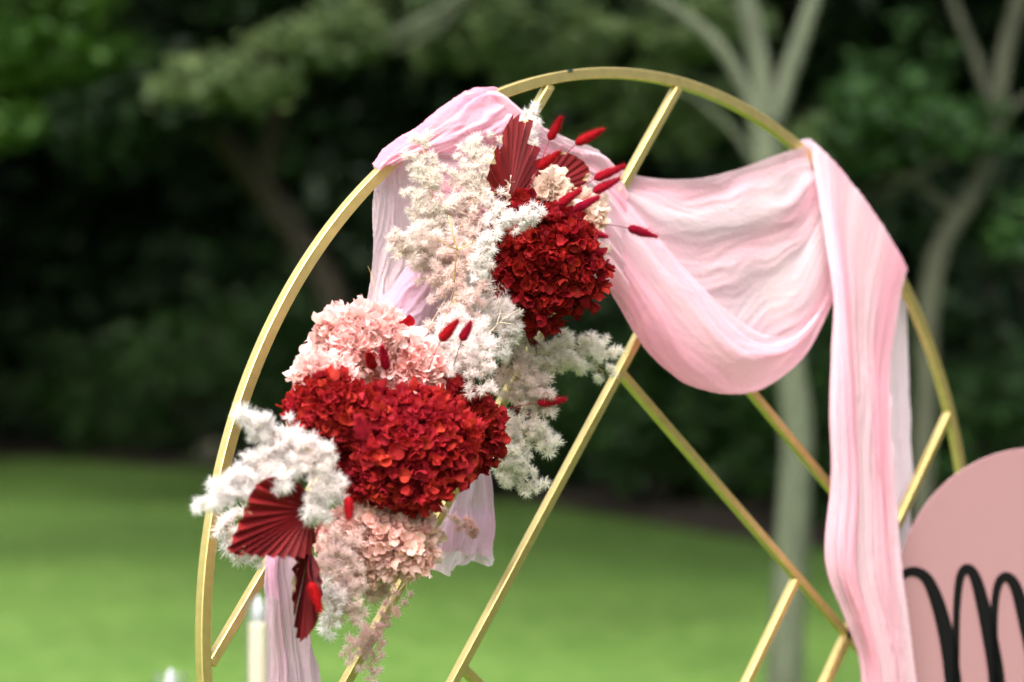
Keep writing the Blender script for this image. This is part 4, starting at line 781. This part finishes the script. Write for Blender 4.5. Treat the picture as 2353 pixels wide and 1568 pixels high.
# ------------------------------------------------------------------ bare twigs
def twig(label, paths, seed, c=(0.46, 0.30, 0.13), rr=0.0011):
    b = at(*paths[0][0]); t = thing('twig', b, label, 'twig', 'bare twigs of the arrangement'); 
    for i, p in enumerate(paths):
        mb = MB(); mb.tube(spline([at(*q) for q in p], 12)-b, np.linspace(rr, rr*.55, 12), 5); o = mb.build('stem' if i == 0 else 'branchlet', STEMM, t, True); o.color = (*c, 1)
twig('tan star-shaped bare twig on the blush fern', [[(1043, 650, -.22), (1046, 610, -.23), (1051, 572, -.24)], [(1051, 575, -.24), (1040, 535, -.24), (1030, 495, -.23)], [(1051, 575, -.24), (1070, 566, -.24), (1092, 552, -.23)], [(1051, 573, -.24), (1030, 565, -.24), (1005, 548, -.23)]], 1, rr=.0016)
twig('thin tan twig in front of the left cloth panel', [[(873, 735, -.12), (866, 690, -.11), (860, 660, -.1)], [(860, 660, -.1), (852, 628, -.09), (845, 612, -.09)]], 2, rr=.0007)
twig('pale twigs fanning out below the upper red head', [[(1120, 770, -.2), (1155, 735, -.21), (1196, 708, -.21)], [(1140, 750, -.21), (1150, 715, -.21), (1146, 690, -.21)], [(1150, 742, -.21), (1175, 745, -.21), (1190, 752, -.21)]], 3, (.72, .58, .45), .0009)
twig('fine tan twig among the trailing pink fern', [[(845, 1320, -.12), (842, 1380, -.12), (838, 1440, -.1)], [(841, 1385, -.12), (820, 1395, -.12), (798, 1408, -.12)], [(842, 1370, -.12), (856, 1380, -.11), (866, 1396, -.1)]], 4, (.55, .36, .12), .0008)

# ------------------------------------------------------------------ round sign
SN = np.array([-0.56, -0.83, 0.0]); SN /= np.linalg.norm(SN)       # the sign faces the lawn, a little to the right of the camera
SO = far(2060, 1330, 5.04)
def on_sign(x, y, off=0.0):
    d = ray(x, y); return CAM+d*(np.dot(SO+SN*off-CAM, SN)/np.dot(d, SN))
sc_ = on_sign(2384, 1362); SR = float(np.linalg.norm(on_sign(2384, 1028)-sc_)); sx = np.cross([0, 0, 1.0], -SN); sx = -sx if np.dot(sx, RT) < 0 else sx
sign = thing('arched_sign', (sc_[0], sc_[1], 0), 'glossy pink arch-topped board with black script lettering beside the drape', 'sign'); SB = np.array(sign.location)
zb = 0.004; ZU = np.array([0, 0, 1.0])
def outline(rr, ins):
    P = [sc_+sx*math.cos(math.pi*i/96)*rr+ZU*math.sin(math.pi*i/96)*rr for i in range(97)]
    return P+[np.array([*(sc_-sx*rr)[:2], zb+ins]), np.array([*(sc_+sx*rr)[:2], zb+ins])]
V = []; n = 99
for off, rr, ins in ((0, SR-.0008, .0008), (-.0008, SR, 0), (-.0045, SR, 0), (-.0053, SR-.0008, .0008)): V += [p+SN*off-SB for p in outline(rr, ins)]
Fc = [(k*n+i, k*n+(i+1) % n, (k+1)*n+(i+1) % n, (k+1)*n+i) for k in range(3) for i in range(n)]+[tuple(range(n))[::-1], tuple(range(3*n, 4*n))]
link('board', mesh('board', V, Fc, False, ACRYLIC), None, sign)
def stroke(pts, wd, name='letter_stroke'):
    C = spline([(x, y, 0) for x, y in pts], 60)[:, :2]; T = np.gradient(C, axis=0); T /= np.linalg.norm(T, axis=1)[:, None]; Nn = np.stack([-T[:, 1], T[:, 0]], 1); W_ = np.interp(np.linspace(0, 1, 60), np.linspace(0, 1, len(wd)), wd)*0.5
    V = []
    for off in (0.0003, 0.0022):
        for c, n_, w_ in zip(C, Nn, W_): V += [on_sign(*(c+n_*w_), off)-SB, on_sign(*(c-n_*w_), off)-SB]
    m_ = 120; Fc = []
    for i in range(59): a = 2*i; Fc += [(m_+a, m_+a+1, m_+a+3, m_+a+2), (a, a+2, a+3, a+1), (a, m_+a, m_+a+2, a+2), (a+1, a+3, m_+a+3, m_+a+1)]
    return MBadd(V, Fc)
LT = MB()
def MBadd(V, Fc): LT.add(V, Fc)
stroke([(2040, 1345), (2066, 1326), (2098, 1313), (2128, 1328), (2152, 1378), (2172, 1450), (2186, 1530), (2194, 1610), (2196, 1700)], [18, 19, 24, 30, 34, 36, 38, 38, 34])
stroke([(2200, 1700), (2197, 1600), (2197, 1480), (2199, 1390), (2207, 1325), (2222, 1306), (2240, 1325), (2260, 1395), (2276, 1470), (2290, 1560), (2296, 1700)], [14, 15, 16, 16, 18, 22, 28, 34, 36, 38, 34])
stroke([(2298, 1700), (2290, 1560), (2285, 1470), (2286, 1390), (2295, 1340), (2312, 1325), (2332, 1345), (2352, 1410), (2374, 1500), (2400, 1600), (2450, 1660)], [14, 15, 16, 16, 18, 22, 28, 34, 36, 34, 16])
LT.build('letter_m', BLACK, sign)
for q in (-.16, .16):                                                  # two struts prop the board up from behind
    f0 = sc_+sx*q-SN*.008; mb = MB(); mb.tube([np.array([f0[0], f0[1], .7])-SB, np.array([f0[0]-SN[0]*.26, f0[1]-SN[1]*.26, .006])-SB], .007, 8); mb.build('strut', GOLD, sign, True)

# ------------------------------------------------------------------ candles in glass tubes on a plinth
PZ = 0.76
def lathe(prof, n=32):
    V = [(r*math.cos(6.28318*j/n), r*math.sin(6.28318*j/n), z) for r, z in prof for j in range(n)]; return V, [(i*n+j, i*n+(j+1) % n, (i+1)*n+(j+1) % n, (i+1)*n+j) for i in range(len(prof)-1) for j in range(n)]
def candle(gx0, gx1, rim_y, cx_, cw, top_y, tip_y, d, lab1, lab2):
    rim = far((gx0+gx1)/2, rim_y, d); gr = (gx1-gx0)/2*d/F; tube = thing('glass_tube', (rim[0], rim[1], PZ), lab1, 'candle holder', 'glass tubes on the plinth'); h = rim[2]-PZ
    V, Fc = lathe([(0.001, 0.0), (gr-.001, 0.0), (gr, .002), (gr, h-.001), (gr-.001, h), (gr-.0022, h-.001), (gr-.0022, .006), (0.001, .006)]); link('glass_wall', mesh('glass_wall', V, Fc, True, GLASS), None, tube)
    top = far(cx_, top_y, d); tip = far(cx_, tip_y, d); cr = cw/2*d/F; k = 0.9; cxy = np.array([rim[0], rim[1]])+(np.array([top[0], top[1]])-np.array([rim[0], rim[1]]))*k
    c = thing('candle', (cxy[0], cxy[1], PZ+.0065), lab2, 'candle', 'ivory candles in glass tubes'); H = top[2]-PZ-.0065; Ht = tip[2]-PZ-.0065
    V, Fc = lathe([(.0005, 0), (cr*.97, 0), (cr, .003), (cr, H-.004), (cr*.96, H-.001), (cr*.8, H), (cr*.5, H-.001), (.0005, H-.001)], 28); link('wax_body', mesh('wax_body', V, Fc, True, WAX), None, c)
    L = Ht-H; V, Fc = lathe([(cr*.50, H-.002), (cr*.66, H+L*.15), (cr*.70, H+L*.32), (cr*.58, H+L*.55), (cr*.36, H+L*.77), (cr*.14, H+L*.93), (.0004, H+L)], 20); link('flame_tip', mesh('flame_tip', V, Fc, True, FLAME), None, c)
candle(562, 640, 1376, 592, 44, 1430, 1366, 3.30, 'taller clear glass tube in front of the pink cloth tail', 'ivory candle with white flame tip in the taller glass tube')
candle(350, 432, 1545, 392, 42, 1592, 1534, 3.15, 'shorter clear glass tube at the bottom left corner', 'candle whose white flame tip just shows at the bottom left')
pc = far(480, 1600, 3.22)
plinth = thing('plinth', (pc[0], pc[1], 0), 'round white plinth carrying the two glass candle tubes', 'plinth')
V, Fc = lathe([(.001, 0), (.18, 0), (.182, .003), (.182, PZ-.003), (.18, PZ), (.001, PZ)], 48); link('drum', mesh('drum', V, Fc, False, PLINTH), None, plinth)
